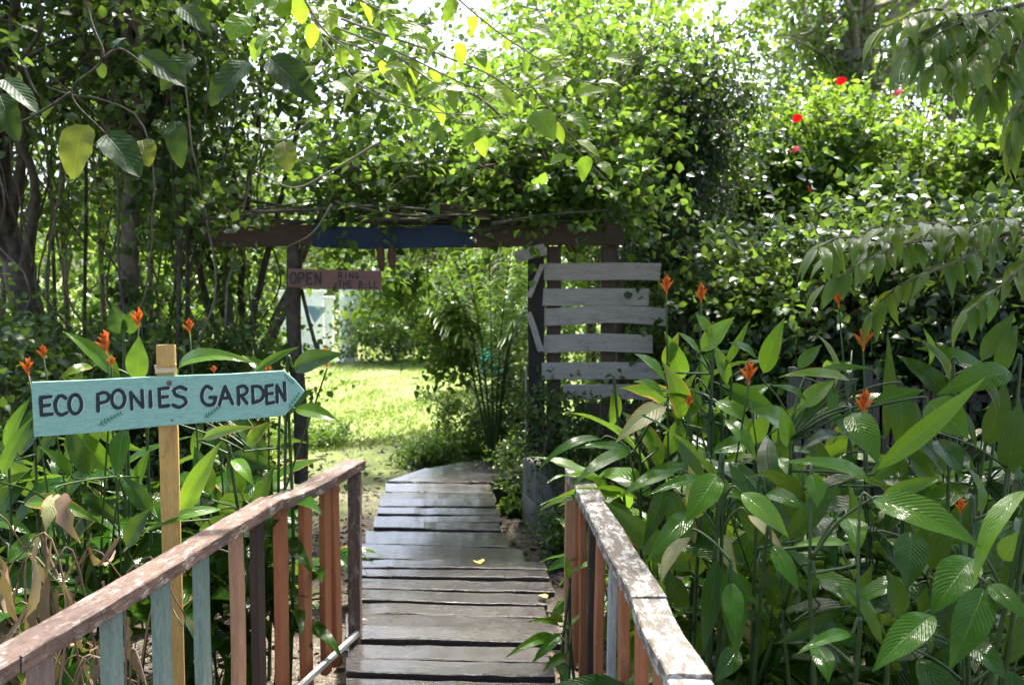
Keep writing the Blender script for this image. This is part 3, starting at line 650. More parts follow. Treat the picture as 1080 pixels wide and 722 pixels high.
# dry branches heaped on the beam
rg = np.random.RandomState(9); mb = MB()
for i in range(46):
    x = rg.uniform(270, 600); y = rg.uniform(224, 240) - (6 if x < 500 else 0); Ln = rg.uniform(50, 190); s = rg.uniform(-.08, .08); Yb = GY + rg.uniform(-.35, .4)
    pts = curve([W(x - Ln / 2, y - s * Ln + rg.uniform(-5, 5), Yb), W(x, y + rg.uniform(-5, 5), Yb + rg.uniform(-.1, .1)), W(x + Ln / 2, min(242, y + s * Ln + rg.uniform(-5, 7)), Yb + rg.uniform(-.2, .2))], 5)
    mb.tube(pts, np.linspace(rg.uniform(.007, .018), .005, len(pts)), 5)
tag(mb.out('branch_pile', M['bark_dark'], smooth_=True), 'tangle of dry sticks lying on top of the gate beam', 'branches')

# ================================================================== VEGETATION
def gp(px, Y, dz=-.03):
    x = (px - 540) / F * Y; return np.array((x, Y, float(ground_z(x, Y)) + dz))
def reg(seed, n, x0, x1, y0, y1, Y0, Y1):
    r = np.random.RandomState(seed); return np.array([W(r.uniform(x0, x1), r.uniform(y0, y1), r.uniform(Y0, Y1)) for _ in range(n)])
def pts3(L): return np.array([W(*p) for p in L])

# --- far wood beyond the lawn --------------------------------------------------
far = [(-60, 26, 9, 'tall pale green tree far left behind the clearing'), (120, 30, 10, 'hazy tree far behind the left tree trunks'), (250, 27, 6, 'light green tree beyond the left gate post'),
       (345, 33, 5.2, 'tall hazy tree behind the white pillars'), (470, 30, 4.4, 'bright hazy tree straight beyond the gate opening'), (600, 29, 10.5, 'tall dark rounded tree showing against the sky at top centre'),
       (742, 34, 7, 'low pale tree under the bright gap of sky'), (860, 28, 12, 'tall feathery tree behind the hibiscus hedge'), (990, 26, 12, 'bright tall tree at the upper right behind the hedge'), (1130, 28, 12, 'tall tree beyond the far right end of the hedge')]
for i, (px, Y, h, lab) in enumerate(far):
    b = gp(px, Y); rg = np.random.RandomState(100 + i)
    c, _ = ellip(rg, 34, b + (0, 0, h * .56), (2.9, 2.2, h * .42), .2); c = np.vstack([c, b + np.array([(rg.uniform(-2.8, 2.8), rg.uniform(-1, 1), rg.uniform(.4, 2.2)) for _ in range(8)])])
    plant('tree', lab, 'tree', b, c, 'lf_far', 100 + i, .20, .065, 6, 34, .95, .6, trunk=[(*b, .2), (*(b + (.2, 0, h * .4)), .14), (*(b + (.1, 0, h * .8)), .05)], group='trees beyond the lawn', sr=.05, tmpl='tri')
far2 = [o for o in col.objects if o.name.startswith('tree') and o.parent is None]
def copy_tree(o, parent=None):
    c = o.copy(); col.objects.link(c)
    if parent is not None: c.parent = parent
    for ch in list(o.children): copy_tree(ch, c)
    return c

# --- white pillars and turquoise cloth over the lawn -----------------------------
wp = thing('white_pillar', 'broad white pillar glimpsed across the lawn under the open sign', 'pillar', gp(367, 21)); b = gp(367, 21)
mb = MB(); mb.tube([b, b + (0, 0, .05), b + (0, 0, .06), W(368, 300, 21)], [.26, .26, .2, .2], 20); mb.out('shaft', M['white_wall'], wp, smooth_=False)
mb = MB(); mb.box(W(368, 299, 21), .5, .5, .08); mb.out('cap', M['white_wall'], wp)
wp = thing('white_pillar', 'slim white pillar left of the broad one across the lawn', 'pillar', gp(347, 21.5)); b = gp(347, 21.5)
mb = MB(); mb.box((b + W(347, 315, 21.5)) / 2, .17, .17, (W(347, 315, 21.5) - b)[2]); mb.out('shaft', M['white_wall'], wp)
mb = MB(); mb.box(W(347, 314, 21.5), .26, .26, .06); mb.out('cap', M['white_wall'], wp)
b = gp(318, 22.5); mb = MB(); mb.box(b + (0, 0, .75), 1.0, .12, 1.5); mb.box(b + (0, 0, 1.53), 1.1, .2, .06)
tag(mb.out('garden_wall', M['white_wall']), 'low white garden wall just left of the slim white pillar', 'wall')
mb = MB(); p = [W(322, 322, 21.8), W(345, 324, 21.8), W(332, 341, 21.8)]; mb.add([*p, *[q + (0, .02, 0) for q in p]], [(0, 1, 2), (5, 4, 3), (0, 3, 4, 1), (1, 4, 5, 2), (2, 5, 3, 0)])
tag(mb.out('cloth_pennant', M['blue_cloth']), 'small grey blue pennant hanging beside the white pillars', 'pennant')
tq = thing('draped_stand', 'turquoise cloth draped over a white stand at the lawn edge behind the palm', 'stand', gp(519, 18.5))
b = gp(519, 18.5); rg = np.random.RandomState(4); th = np.linspace(0, 2 * math.pi, 41)[:-1]; V = []
for k, (r, z) in enumerate([(.02, .74), (.17, .73), (.19, .6), (.21, .3), (.235, .04)]):
    for a in th: q = r * (1 + (.10 * k / 4) * math.sin(a * 9)); V.append(b + (math.cos(a) * q, math.sin(a) * q * .8, z + .02 * math.sin(a * 5) * (k == 4)))
mk('cloth', V, [(i * 40 + j, i * 40 + (j + 1) % 40, (i + 1) * 40 + (j + 1) % 40, (i + 1) * 40 + j) for i in range(4) for j in range(40)], M['turq'], tq, smooth_=True)
mb = MB(); mb.tube([b + (.08, .05, .6), b + (.08, .05, 1.18), b + (.08, .05, 1.3)], [.2, .18, .05], 16); mb.out('white_drum', M['white_wall'], tq, smooth_=False)
mb = MB(); a, c = W(446, 382, 17.5), W(492, 384, 17.8); mb.tube(curve([a, (a + c) / 2 + (0, 0, -.02), c], 5), .04, 7); tag(mb.out('log', M['bark'], smooth_=True), 'thin grey log lying on the sunlit lawn', 'log')

# --- middle distance behind the lawn: dark bush, hedge line -----------------------
mid = [(420, 20.5, 1.25, 1.9, 'lf_small', 'rounded dark green bush at the far side of the lawn beyond the gate'), (478, 21.5, 1.0, 1.5, 'lf_small', 'second smaller dark bush at the back edge of the lawn'),
       (560, 16, 1.2, 2.6, 'lf_hedge', 'leafy bush behind the palm at the right side of the lawn'), (205, 15, 1.1, 2.8, 'lf_hedge', 'sunlit bush behind the left gate post'), (120, 13.5, 1.5, 2.8, 'lf_hedge', 'sunlit bush filling in behind the left tree trunks'),
       (-20, 12.5, 1.5, 2.8, 'lf_bright', 'bright bush at the far left edge behind the dark trunk')]
for i, (px, Y, r, h, m, lab) in enumerate(mid):
    b = gp(px, Y); rg = np.random.RandomState(200 + i); c, _ = ellip(rg, 26, b + (0, 0, h * .5), (r, r * .8, h * .5), .3)
    plant('bush', lab, 'bush', b, c, m, 200 + i, .11 if r > .9 else .07, .035, 6, 40, r * .33, .3, parts=('foliage', 'stems'), group='bushes around the lawn')

# --- hibiscus hedge on the right ---------------------------------------------------
hib = [(700, 10.6, 2.9, 'hibiscus shrub just right of the gate slats with sunlit tips'), (800, 10.2, 3.2, 'hibiscus shrub with three red blooms above the gate height'), (900, 10.0, 3.5, 'tall hibiscus shrub with a red bloom near its top and one beside the mossy trunk'),
       (1000, 9.8, 3.1, 'bright hibiscus shrub without blooms behind the drooping branch'), (1100, 9.6, 3.2, 'hibiscus shrub at the right edge of the hedge')]
blooms = {1: [(836, 127, 8.8), (835, 157, 8.75), (853, 196, 8.8)], 2: [(882, 88, 8.8), (943, 97, 8.6)]}
for i, (px, Y, h, lab) in enumerate(hib):
    b = gp(px, Y); rg = np.random.RandomState(300 + i); n = 70
    c = b + np.stack([rg.uniform(-.75, .75, n), rg.uniform(-.9, .6, n), rg.uniform(.15, 1, n) ** .75 * h], 1) * 1.0
    c[:, 2] += rg.randn(n) * .12
    t = plant('hibiscus_shrub', lab, 'shrub', b, c, 'lf_hedge' if i % 2 else 'lf_bright', 300 + i, (.085, .10, .075)[i % 3], (.03, .034, .028)[i % 3], 7, 34, .28, .3, parts=('foliage', 'stems'), group='hibiscus shrubs of the right hedge', up=.8, sr=.016)
    for j, p in enumerate(blooms.get(i, [])):
        lv = Leaves('ovate'); q = W(*p); k = 14; rg2 = np.random.RandomState(j); D = nrm(rg2.randn(k, 3) * .8 + (0, -.7, 0)); lv.add(q, D, nrm(rg2.randn(k, 3)), .10 if p[1] != 196 else .06, .036, .9, .2); lv.out('flower', M['red'], t)
# --- dark climber tangle beside and above the gate ---------------------------------------
c = reg(31, 40, 655, 765, 60, 300, 8.0, 9.0); b = gp(720, 8.6)
plant('dark_climber', 'dark small leaved climber hanging in a tangle above the right end of the gate beam', 'climber', b, c, 'lf_dark', 31, .05, .02, 8, 50, .26, .25, parts=('foliage', 'stems'), bias=(0, 0, -.5))
# shaded undergrowth right, behind the big leaved plants
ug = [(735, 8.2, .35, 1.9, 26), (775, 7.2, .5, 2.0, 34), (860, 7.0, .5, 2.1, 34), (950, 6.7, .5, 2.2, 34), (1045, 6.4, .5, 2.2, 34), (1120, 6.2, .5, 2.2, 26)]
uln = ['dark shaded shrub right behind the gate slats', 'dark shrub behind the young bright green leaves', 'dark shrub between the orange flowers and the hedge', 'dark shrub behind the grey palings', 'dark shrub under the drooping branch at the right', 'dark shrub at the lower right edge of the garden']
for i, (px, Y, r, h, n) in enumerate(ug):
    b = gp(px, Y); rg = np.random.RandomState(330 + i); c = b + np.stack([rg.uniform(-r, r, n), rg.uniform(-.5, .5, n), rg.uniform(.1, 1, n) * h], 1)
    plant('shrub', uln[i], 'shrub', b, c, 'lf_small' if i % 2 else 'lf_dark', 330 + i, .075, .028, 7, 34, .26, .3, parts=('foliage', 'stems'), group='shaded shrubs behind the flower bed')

# --- trees on the left and above the gate --------------------------------------------------
def crown_px(seed, n, x0, x1, y0, y1, Y0, Y1): return reg(seed, n, x0, x1, y0, y1, Y0, Y1)
T = []
b = gp(134, 7.3)
plant('tree', 'slender grey brown trunk tree rising behind the arrow sign', 'tree', b, crown_px(41, 30, 20, 260, -200, 60, 7.2, 9.5), 'lf_small', 41, .085, .03, 7, 32, .36, .35,
      trunk=[(*b, .085), (*W(136, 300, 7.3), .068), (*W(141, 180, 7.3), .062), (*W(150, 60, 7.3), .055), (*W(160, -140, 7.4), .035)], sr=.02, droop=.7)
b = gp(38, 7.4)
plant('tree', 'thick dark leaning trunk tree at the left edge', 'tree', b, crown_px(42, 26, -160, 90, -160, 130, 6.8, 8.6), 'lf_small', 42, .08, .03, 7, 32, .34, .35,
      trunk=[(*b, .13), (*W(36, 380, 7.4), .11), (*W(22, 300, 7.4), .10), (*W(-5, 180, 7.5), .08), (*W(-20, 0, 7.5), .05)], bark='bark_dark', sr=.022, droop=.7)
b = gp(262, 7.9)
mstems = [[(258, 420), (240, 300), (247, 190), (222, 80), (230, -60)], [(262, 420), (270, 320), (292, 230), (310, 150), (330, 60)], [(255, 420), (222, 330), (200, 230), (196, 100), (190, -40)], [(266, 420), (285, 350), (320, 270), (350, 200), (400, 130)], [(260, 420), (255, 300), (262, 200), (275, 110), (280, 0)], [(250, 420), (236, 330), (214, 250), (188, 160), (180, 60)], [(264, 420), (300, 330), (312, 280), (330, 220)]]
t = plant('multi_stem_tree', 'many stemmed dark shrubby tree crowding the left gate post', 'tree', b, np.vstack([crown_px(43, 30, 150, 420, -100, 215, 7.3, 8.8), crown_px(44, 7, 180, 262, 200, 330, 7.8, 8.6)]), 'lf_small', 43, .08, .03, 7, 38, .34, .35, stems=False, droop=.7)
for j, s in enumerate(mstems):
    mb = MB(); rg = np.random.RandomState(j); P = curve([b + (rg.randn() * .05, 0, 0)] + [W(x, y, 7.9 + rg.uniform(-.25, .35)) for x, y in s], 6); mb.tube(P + rg.randn(len(P), 3) * .006, np.linspace(.038, .013, len(P)), 7); mb.out('stem', M['bark_dark' if j % 3 else 'bark'], t, smooth_=True)
saps = [(178, 7.0, .016, 'dark'), (187, 7.3, .02, 'dark'), (192, 7.5, .016, ''), (108, 9.2, .03, ''), (72, 8.8, .03, ''), (95, 7.9, .018, 'dark'), (215, 9, .03, ''), (160, 9.5, .03, 'dark'), (5, 8.6, .03, ''), (52, 8.9, .022, 'dark')]
sl = ['first', 'second', 'third', 'fourth']
for i, (px, Y, r, k) in enumerate(saps):
    b = gp(px, Y); rg = np.random.RandomState(60 + i); top = W(px + rg.uniform(-18, 18), rg.uniform(-60, 120), Y)
    mids = [b + (top - b) * q + rg.randn(3) * .05 for q in (.3, .6)]
    c = np.vstack([top + rg.randn(5, 3) * (.4, .3, .35), mids[1] + rg.randn(2, 3) * .25])
    side = 'behind the left half of the arrow sign' if px < 150 else 'between the sign post and the gate'
    plant('sapling', ['thin dark sapling stem nearest the sign post', 'thin dark sapling stem beside another, a little thicker', 'thin pale sapling stem close behind two dark ones', 'pale sapling left of the slender grey trunk', 'pale sapling above the left half of the arrow sign', 'thin dark sapling in front of the pale ones on the left', 'pale sapling behind the many stemmed tree', 'dark sapling right behind the slender grey trunk', 'pale sapling at the far left edge of the photo', 'thin dark sapling right of the thick leaning trunk'][i],
          'sapling', b, c, 'lf_hedge' if i % 2 else 'lf_small', 60 + i, .075, .028, 6, 30, .28, .3, trunk=[(*b, r), (*mids[0], r * .9), (*mids[1], r * .75), (*top, r * .4)], bark='bark_dark' if k else 'bark', group='saplings among the left trees', sr=.008)
rg = np.random.RandomState(77); tg = thing('liana_tangle', 'tangle of thin brown and pale hanging lianas among the left tree trunks', 'lianas', gp(80, 7.2)); 
for k, m in (('pale', 'vine'), ('brown', 'bark'), ('dark', 'bark_dark')):
    for i in range(11):
        x = rg.uniform(-20, 290); Y = rg.uniform(6.6, 8.6); p = gp(x, Y); x1 = x + rg.randn() * 45; mb = MB()
        P = curve([p, W(x + rg.randn() * 14, 400, Y), W((x + x1) / 2 + rg.randn() * 22, 300, Y + rg.randn() * .1), W(x1, rg.uniform(120, 220), Y + rg.randn() * .2), W(x1 + rg.randn() * 60, rg.uniform(-40, 110), Y + rg.randn() * .3)], 7)
        mb.tube(P + rg.randn(len(P), 3) * .005, np.linspace(rg.uniform(.007, .016), .005, len(P)), 5); mb.out('liana', M[m], tg, smooth_=True)
# understorey on the left
ul = [(-40, 6.3, .5, 1.5), (40, 6.6, .5, 1.2), (110, 6.9, .5, 1.5), (175, 7.2, .4, 1.4), (235, 7.3, .35, 1.3), (-90, 5.6, .5, 1.5)]
ull = ['leafy undergrowth shrub at the left edge before the dark trunk', 'small leaved shrub behind the left end of the arrow sign', 'small leaved shrub behind the middle of the arrow sign', 'small leaved shrub behind the top of the sign post', 'small leaved shrub at the foot of the many stemmed tree', 'shrub cut by the left frame edge low down']
for i, (px, Y, r, h) in enumerate(ul):
    b = gp(px, Y); rg = np.random.RandomState(360 + i); n = 22; c = b + np.stack([rg.uniform(-r, r, n), rg.uniform(-.4, .4, n), rg.uniform(.1, 1, n) * h], 1)
    plant('shrub', ull[i], 'shrub', b, c, 'lf_small', 360 + i, .06, .024, 7, 26, .24, .28, parts=('foliage', 'stems'), group='undergrowth shrubs on the left')
# climber on the gate beam
c = np.vstack([reg(51, 34, 340, 690, 165, 222, 6.9, 7.7), reg(52, 26, 440, 700, 50, 180, 7.2, 8.6)]); b = gp(655, 7.5)
plant('climber', 'green climber smothering the top of the gate beam', 'climber', b, c, 'lf_hedge', 51, .075, .03, 7, 26, .27, .3, parts=('foliage', 'stems'), up=.8, trunk=[(*b, .04), (*W(652, 300, 7.45), .035), (*W(620, 225, 7.4), .028), (*W(480, 205, 7.5), .02), (*W(370, 215, 7.4), .01)])
c = reg(53, 10, 520, 600, 245, 275, 6.85, 7.1) [:4]
c = np.vstack([reg(54, 8, 566, 600, 420, 490, 6.8, 7.0), reg(55, 3, 606, 640, 440, 480, 6.9, 7.0)]); b = gp(600, 6.85)
plant('creeper', 'small leaved creeper climbing the bottom of the gate slats', 'creeper', b, c, 'lf_small', 53, .04, .016, 7, 26, .13, .2, parts=('foliage', 'stems'))
# pale sunny canopy further behind, top centre
b = gp(625, 11.5); c = np.vstack([reg(56, 22, 430, 760, 70, 190, 10.5, 13), reg(59, 16, 540, 800, 5, 70, 11.5, 13.5), reg(57, 4, 420, 480, 215, 260, 11, 12.5)])
plant('tree', 'pale sunlit tree behind the gate with its crown above the beam', 'tree', b, c, 'lf_bright', 56, .10, .04, 6, 36, .5, .4, trunk=[(*b, .08), (*W(620, 300, 11.5), .06), (*W(590, 120, 11.5), .04)], sr=.02)
# small tree hanging its leaves behind the gate opening
b = gp(570, 9.9); c = np.vstack([reg(58, 11, 395, 490, 272, 312, 9.2, 10), pts3([(455, 330, 9.4), (462, 345, 9.4), (470, 360, 9.4), (478, 372, 9.3), (462, 378, 9.3), (485, 345, 9.4), (447, 350, 9.4), (490, 330, 9.5)])])
plant('small_tree', 'small garden tree whose leafy branch hangs down in the gate opening', 'tree', b, c, 'lf_hedge', 58, .085, .026, 7, 13, .13, .2, trunk=[(*b, .05), (*W(569, 380, 9.9), .045), (*W(567, 260, 9.8), .035), (*W(520, 200, 9.7), .02), (*W(440, 215, 9.5), .012)], sr=.004, droop=1.2, bias=(0, 0, -.5), tmpl='ovate')

# --- palm behind the gate ------------------------------------------------------------
b = gp(520, 9.3); pm = thing('palm', 'young palm with feathery fronds behind the right gate post', 'palm', b)
tips = [((540, 258), 1.15, .2), ((489, 262), 1.0, -.2), ((456, 325), .75, -.5), ((562, 300), .8, .5), ((470, 288), .9, -.4), ((552, 345), .5, .6), ((515, 240), 1.2, .15)]
for j, ((x, y), hh, ln) in enumerate(tips):
    rg = np.random.RandomState(j); tip = W(x, y, 9.25 + rg.uniform(-.35, .2)); mid_ = b + (tip - b) * .5; mid_[2] += .35 + .25 * abs(ln)
    P = curve([b + (0, 0, .05), b + (tip - b) * .25 + (0, 0, .32), mid_, tip], 10); mb = MB(); mb.tube(P, np.linspace(.014, .003, len(P)), 5)
    fr = mb.out('frond_stem', M['stem'], pm, smooth_=True)
    Q = P[9:]; Tt = nrm(np.gradient(Q, axis=0)); Sd = nrm(np.cross(Tt, (0, 0, 1.))); lv = Leaves('leaflet')
    f = np.linspace(0, 1, len(Q)); m = 30; k = np.linspace(0, len(Q) - 1.001, m); i0 = k.astype(int); fr_ = (k - i0)[:, None]
    O = Q[i0] * (1 - fr_) + Q[np.minimum(i0 + 1, len(Q) - 1)] * fr_; Dk, Sk = Tt[i0], Sd[i0]; Ln = .42 * np.sin(np.pi * (.12 + .8 * k / len(Q))) + .05
    for sg in (-1, 1): lv.add(O, nrm(Dk * .7 + Sk * sg + rg.randn(m, 3) * .06 - (0, 0, .15)), (0, 0, 1.), Ln, .016, .9, .4)
    lv.out('leaflets', M['lf_palm'], fr)

# --- the big leaved flowering clumps -----------------------------------------------------
def hleaf(LV, b, t, wpx, c=.7, roll=0.0, nose=None, wav=.06, seed=0, fold=.22):
    """leaf from base b to tip t (points), arched by c radians; wpx full width in photo pixels"""
    b, t = np.asarray(b), np.asarray(t); ch = t - b; d = nrm(ch); L = np.linalg.norm(ch)
    N0 = np.array((0, -.75, .66)) if nose is None else np.array(nose, float)
    N = nrm(N0 - d * (N0 @ d)); s = np.cross(d, N); N = N * math.cos(roll) + s * math.sin(roll)
    D0 = d * math.cos(c / 2) + N * math.sin(c / 2); N1 = N * math.cos(c / 2) - d * math.sin(c / 2)
    L2 = L * (c / 2) / max(1e-6, math.sin(c / 2)) if abs(c) > 1e-3 else L
    Y = (b[1] + t[1]) / 2; LV.add(b, D0, N1, L2, max(wpx * Y / F / 2 * 1.08, L * .075), c, fold, wav, seed)
def bracts(t, p, size, seed, sm='orange'):
    rg = np.random.RandomState(seed); lv = Leaves('leaflet'); k = rg.randint(4, 8)
    lean = rg.randn() * .2
    for i in range(k):
        sg = 1 if i % 2 else -1; a = (.25 + .6 * (1 - i / k)) * sg
        D = nrm(np.array((math.sin(a) + lean, rg.uniform(-.35, .1), math.cos(a)))); q = p + np.array((lean * .3, 0, 1)) * size * (.10 * i - .35)
        lv.add(q, D, nrm(np.array((-sg * .8, -.5, .3))), size * (.75 - .05 * i), size * .13, -.55 * 1, 1.3)
    rc = np.array([p + np.array((lean * .3 * q, 0, 1)) * size * (.10 * q - .35) for q in range(k)]); lv.add(rc[0] - (0, 0, size * .15), nrm(rc[-1] - rc[0]), (0, -1, 0), size * .8, size * .05, .01, .2)
    f = lv.out('flower', M[sm], t); return f
def clump(name, label, base, leaves, mats, flowers, seed, fills=0, fh=(.5, .9), fr=.35, fmat='lf_hel_dark', group='orange flowered broad leaved clumps', fL=(.24, .46), Yc=.0, facing=0):
    """leaves: (matkey, (bx,by), (tx,ty), Y base, Y tip, width px, curve, roll)"""
    rg = np.random.RandomState(seed); t = thing(name, label, 'plant', base, group); by = {}; st_ = MB(); base = np.asarray(base); todo = []
    for i, (m, bb, tt, Yb, Yt, w_, c, rl) in enumerate(leaves):
        by.setdefault(m, Leaves('lance')); b, e = W(*bb, Yb), W(*tt, Yt); hleaf(by[m], b, e, w_ * .94, c * 1.25, rl + rg.randn() * .12, seed=seed + i)
        todo.append((b, nrm(e - b)))
    mains = []
    if todo:
        hi = sorted(range(len(todo)), key=lambda q: -todo[q][0][2]); pick = hi[::5] + [hi[0]]
        for q in pick:
            b, d = todo[q]; s0 = base + np.array(((b[0] - base[0]) * .75 + rg.randn() * .05, (b[1] - base[1]) * .5 + rg.randn() * .06, 0)); s0[2] = float(ground_z(s0[0], s0[1])) - .02
            P = curve([s0, (s0 + b) / 2 + (rg.randn() * .02, 0, .03), b - d * .03, b], 8); st_.tube(P, np.linspace(.009, .004, len(P)), 6); mains.append(P)
        AP = np.concatenate(mains)
        for q, (b, d) in enumerate(todo):
            if q in pick: continue
            c_ = AP[(AP[:, 2] < b[2] - .02) | (AP[:, 2] < b[2] * .5)]; c_ = c_ if len(c_) else AP
            k = np.argmin(np.linalg.norm((c_ - b) * (1, 1, .8), axis=1)); s0 = c_[k]; P = curve([s0, (s0 * .5 + b * .5) + (0, 0, .12 * (b[2] - s0[2])) - d * .02, b - d * .03, b], 4)
            st_.tube(P, np.linspace(.005, .003, len(P)), 5)
    lv = by.setdefault(fmat, Leaves('lance'))
    for i in range(fills):
        a = rg.uniform(0, 6.28); r = fr * math.sqrt(rg.rand()); s0 = base + np.array((math.cos(a) * r, math.sin(a) * r * .8, 0)); s0[2] = float(ground_z(s0[0], s0[1])) - .02
        h = rg.uniform(*fh); lean = rg.uniform(.05, .45); top = s0 + np.array((math.cos(a) * h * lean, math.sin(a) * h * lean, h))
        P = curve([s0, (s0 + top) / 2 + (0, 0, h * .05), top], 5); st_.tube(P, np.linspace(.006, .003, len(P)), 5)
        for q in range(rg.randint(6, 10)):
            k = rg.uniform(.2, 1) ** .6; o = P[int((len(P) - 1) * k)]; aa = a + rg.randn() * 1.1; el = rg.uniform(.1, 1.1)
            D = np.array((math.cos(aa) * math.cos(el), math.sin(aa) * math.cos(el), math.sin(el))); L = rg.uniform(*fL)
            if rg.rand() < .12: el = -.9; D = np.array((math.cos(aa) * .5, math.sin(aa) * .5, -.8))
            lv.add(o, D, nrm(np.array((-D[0] * D[2], -D[1] * D[2], 1 - D[2] ** 2)) + rg.randn(3) * .25), L, L * rg.uniform(.11, .17), rg.uniform(.5, 1.9), .25, .10, seed + i * 9 + q)
    for j, (x, y, Y, sz) in enumerate(flowers):
        p = W(x, y, Y); s0 = base + np.array((rg.randn() * .08, rg.randn() * .08, 0)); P = curve([s0, (s0 + p) / 2 + (0, 0, .08), p - (0, 0, sz * .45)], 6); st_.tube(P, np.linspace(.006, .0035, len(P)), 5)
        bracts(t, p, sz, seed + j)
    for m, l in by.items():
        if l.n: l.out('leaves', M[m], t)
    st_.out('stalks', M['stem'], t, smooth_=True); return t
def auto(seed, n, x0, x1, y0, y1, Y0, Y1, lp, mats):
    r = random.Random(seed); o = []
    for i in range(n):
        x, y, Y = r.uniform(x0, x1), r.uniform(y0, y1), r.uniform(Y0, Y1); a = r.gauss(0, 1) * .9; L = r.uniform(*lp) * 3.3 / Y
        dn = r.random() < .72; dx = math.sin(a + (.5 if r.random() < .5 else -.5)) * L; dy = math.cos(a) * L * (1 if dn else -1); dy = dy if abs(dy) > L * .15 else L * .3
        o.append((r.choice(mats), (x, y), (x + dx, y + dy * .9), Y, Y - r.uniform(-.06, .12), L * r.uniform(.24, .38), r.uniform(.4, 1.3), r.gauss(0, .35)))
    return o
H, HB, HD, HV = 'lf_hel', 'lf_hel_bright', 'lf_hel_dark', 'lf_vari'
g1 = [(HB, (740, 370), (775, 334), 4.0, 3.95, 22, .4, 0), (HB, (748, 351), (733, 330), 4.0, 4.0, 14, .3, .3), (HB, (702, 402), (669, 373), 4.0, 3.9, 22, .4, .2), (HB, (738, 372), (714, 350), 4.05, 4, 12, .3, 0),
      (H, (764, 387), (791, 336), 4.1, 4.1, 9, .4, .5), (H, (806, 393), (828, 334), 3.9, 3.8, 21, .5, -.2), (H, (798, 378), (768, 361), 4.1, 4, 14, .5, 0), (HV, (700, 428), (649, 467), 3.9, 3.7, 23, .8, 0),
      (H, (634, 463), (567, 497), 4.0, 3.9, 10, 1.3, 0), (H, (668, 478), (602, 474), 4.0, 3.9, 9, .8, 0), (H, (664, 478), (604, 512), 3.95, 3.7, 17, .8, .2), (H, (732, 496), (658, 519), 3.9, 3.7, 18, .9, 0),
      (HB, (765, 442), (797, 485), 3.9, 3.8, 18, .9, 0), (HB, (832, 458), (790, 433), 3.9, 3.8, 30, 1.0, 0), (HB, (754, 424), (792, 448), 3.95, 3.9, 18, .7, 0), (HB, (715, 450), (708, 410), 4.1, 4.1, 16, .3, .4),
      (HB, (742, 415), (738, 372), 4.1, 4.1, 18, .3, .6), (HB, (700, 418), (668, 402), 4.0, 3.9, 16, .7, 0), (HB, (768, 405), (750, 360), 4.1, 4.1, 17, .4, .2), (H, (755, 470), (738, 430), 4.1, 4.1, 20, .4, .5),
      (H, (690, 470), (660, 450), 4.1, 4.0, 16, .8, 0), (HB, (722, 480), (716, 440), 4.1, 4.1, 18, .3, -.4), (HB, (790, 470), (812, 425), 4.1, 4.1, 18, .5, .3), (HB, (700, 385), (716, 350), 4.15, 4.15, 14, .3, .2), (H, (745, 440), (690, 412), 4.0, 3.95, 16, .9, .2)]
g1 += auto(1, 26, 640, 830, 400, 560, 4.05, 4.4, (50, 90), (HB, HB, H, H))
clump('flowering_plant', 'bright green broad leaved clump with an orange flower beside the gate slats and railing end', gp(738, 4.2), g1, None,
      [(703, 302, 4.1, .075), (740, 311, 4.1, .075), (790, 394, 3.8, .095), (727, 424, 3.9, .05)], 501, fills=10, fh=(.6, 1.3), fmat='lf_hel_bright', fr=.2)
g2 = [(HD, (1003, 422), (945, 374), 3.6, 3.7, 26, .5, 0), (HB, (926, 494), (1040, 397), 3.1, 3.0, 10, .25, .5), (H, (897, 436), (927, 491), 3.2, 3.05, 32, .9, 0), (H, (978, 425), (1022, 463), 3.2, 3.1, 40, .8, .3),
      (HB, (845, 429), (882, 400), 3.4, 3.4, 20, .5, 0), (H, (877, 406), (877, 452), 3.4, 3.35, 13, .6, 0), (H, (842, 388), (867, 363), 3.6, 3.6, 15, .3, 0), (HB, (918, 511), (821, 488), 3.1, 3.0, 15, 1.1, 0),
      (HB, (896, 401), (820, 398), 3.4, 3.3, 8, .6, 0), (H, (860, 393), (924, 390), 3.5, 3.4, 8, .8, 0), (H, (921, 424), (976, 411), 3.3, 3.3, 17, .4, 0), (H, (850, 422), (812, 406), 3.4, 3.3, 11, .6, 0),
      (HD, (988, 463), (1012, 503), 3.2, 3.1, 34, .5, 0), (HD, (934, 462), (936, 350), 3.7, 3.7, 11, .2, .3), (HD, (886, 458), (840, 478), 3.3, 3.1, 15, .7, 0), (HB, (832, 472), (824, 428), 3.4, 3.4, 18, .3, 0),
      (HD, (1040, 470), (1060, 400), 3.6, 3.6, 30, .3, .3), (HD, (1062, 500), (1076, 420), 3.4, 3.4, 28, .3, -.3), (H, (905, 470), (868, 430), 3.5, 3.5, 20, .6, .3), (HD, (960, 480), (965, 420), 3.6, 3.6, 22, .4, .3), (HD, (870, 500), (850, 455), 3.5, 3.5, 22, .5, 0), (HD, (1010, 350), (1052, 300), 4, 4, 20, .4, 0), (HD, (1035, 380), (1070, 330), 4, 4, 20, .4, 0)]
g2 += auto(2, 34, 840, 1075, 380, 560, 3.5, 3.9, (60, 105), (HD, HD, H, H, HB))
clump('flowering_plant', 'tall dark green clump with three orange flowers and a long upright blade at the right', gp(930, 3.5), g2, None,
      [(885, 313, 3.6, .085), (911, 358, 3.5, .095), (911, 426, 3.2, .08)], 502, fills=14, fh=(.7, 1.5))
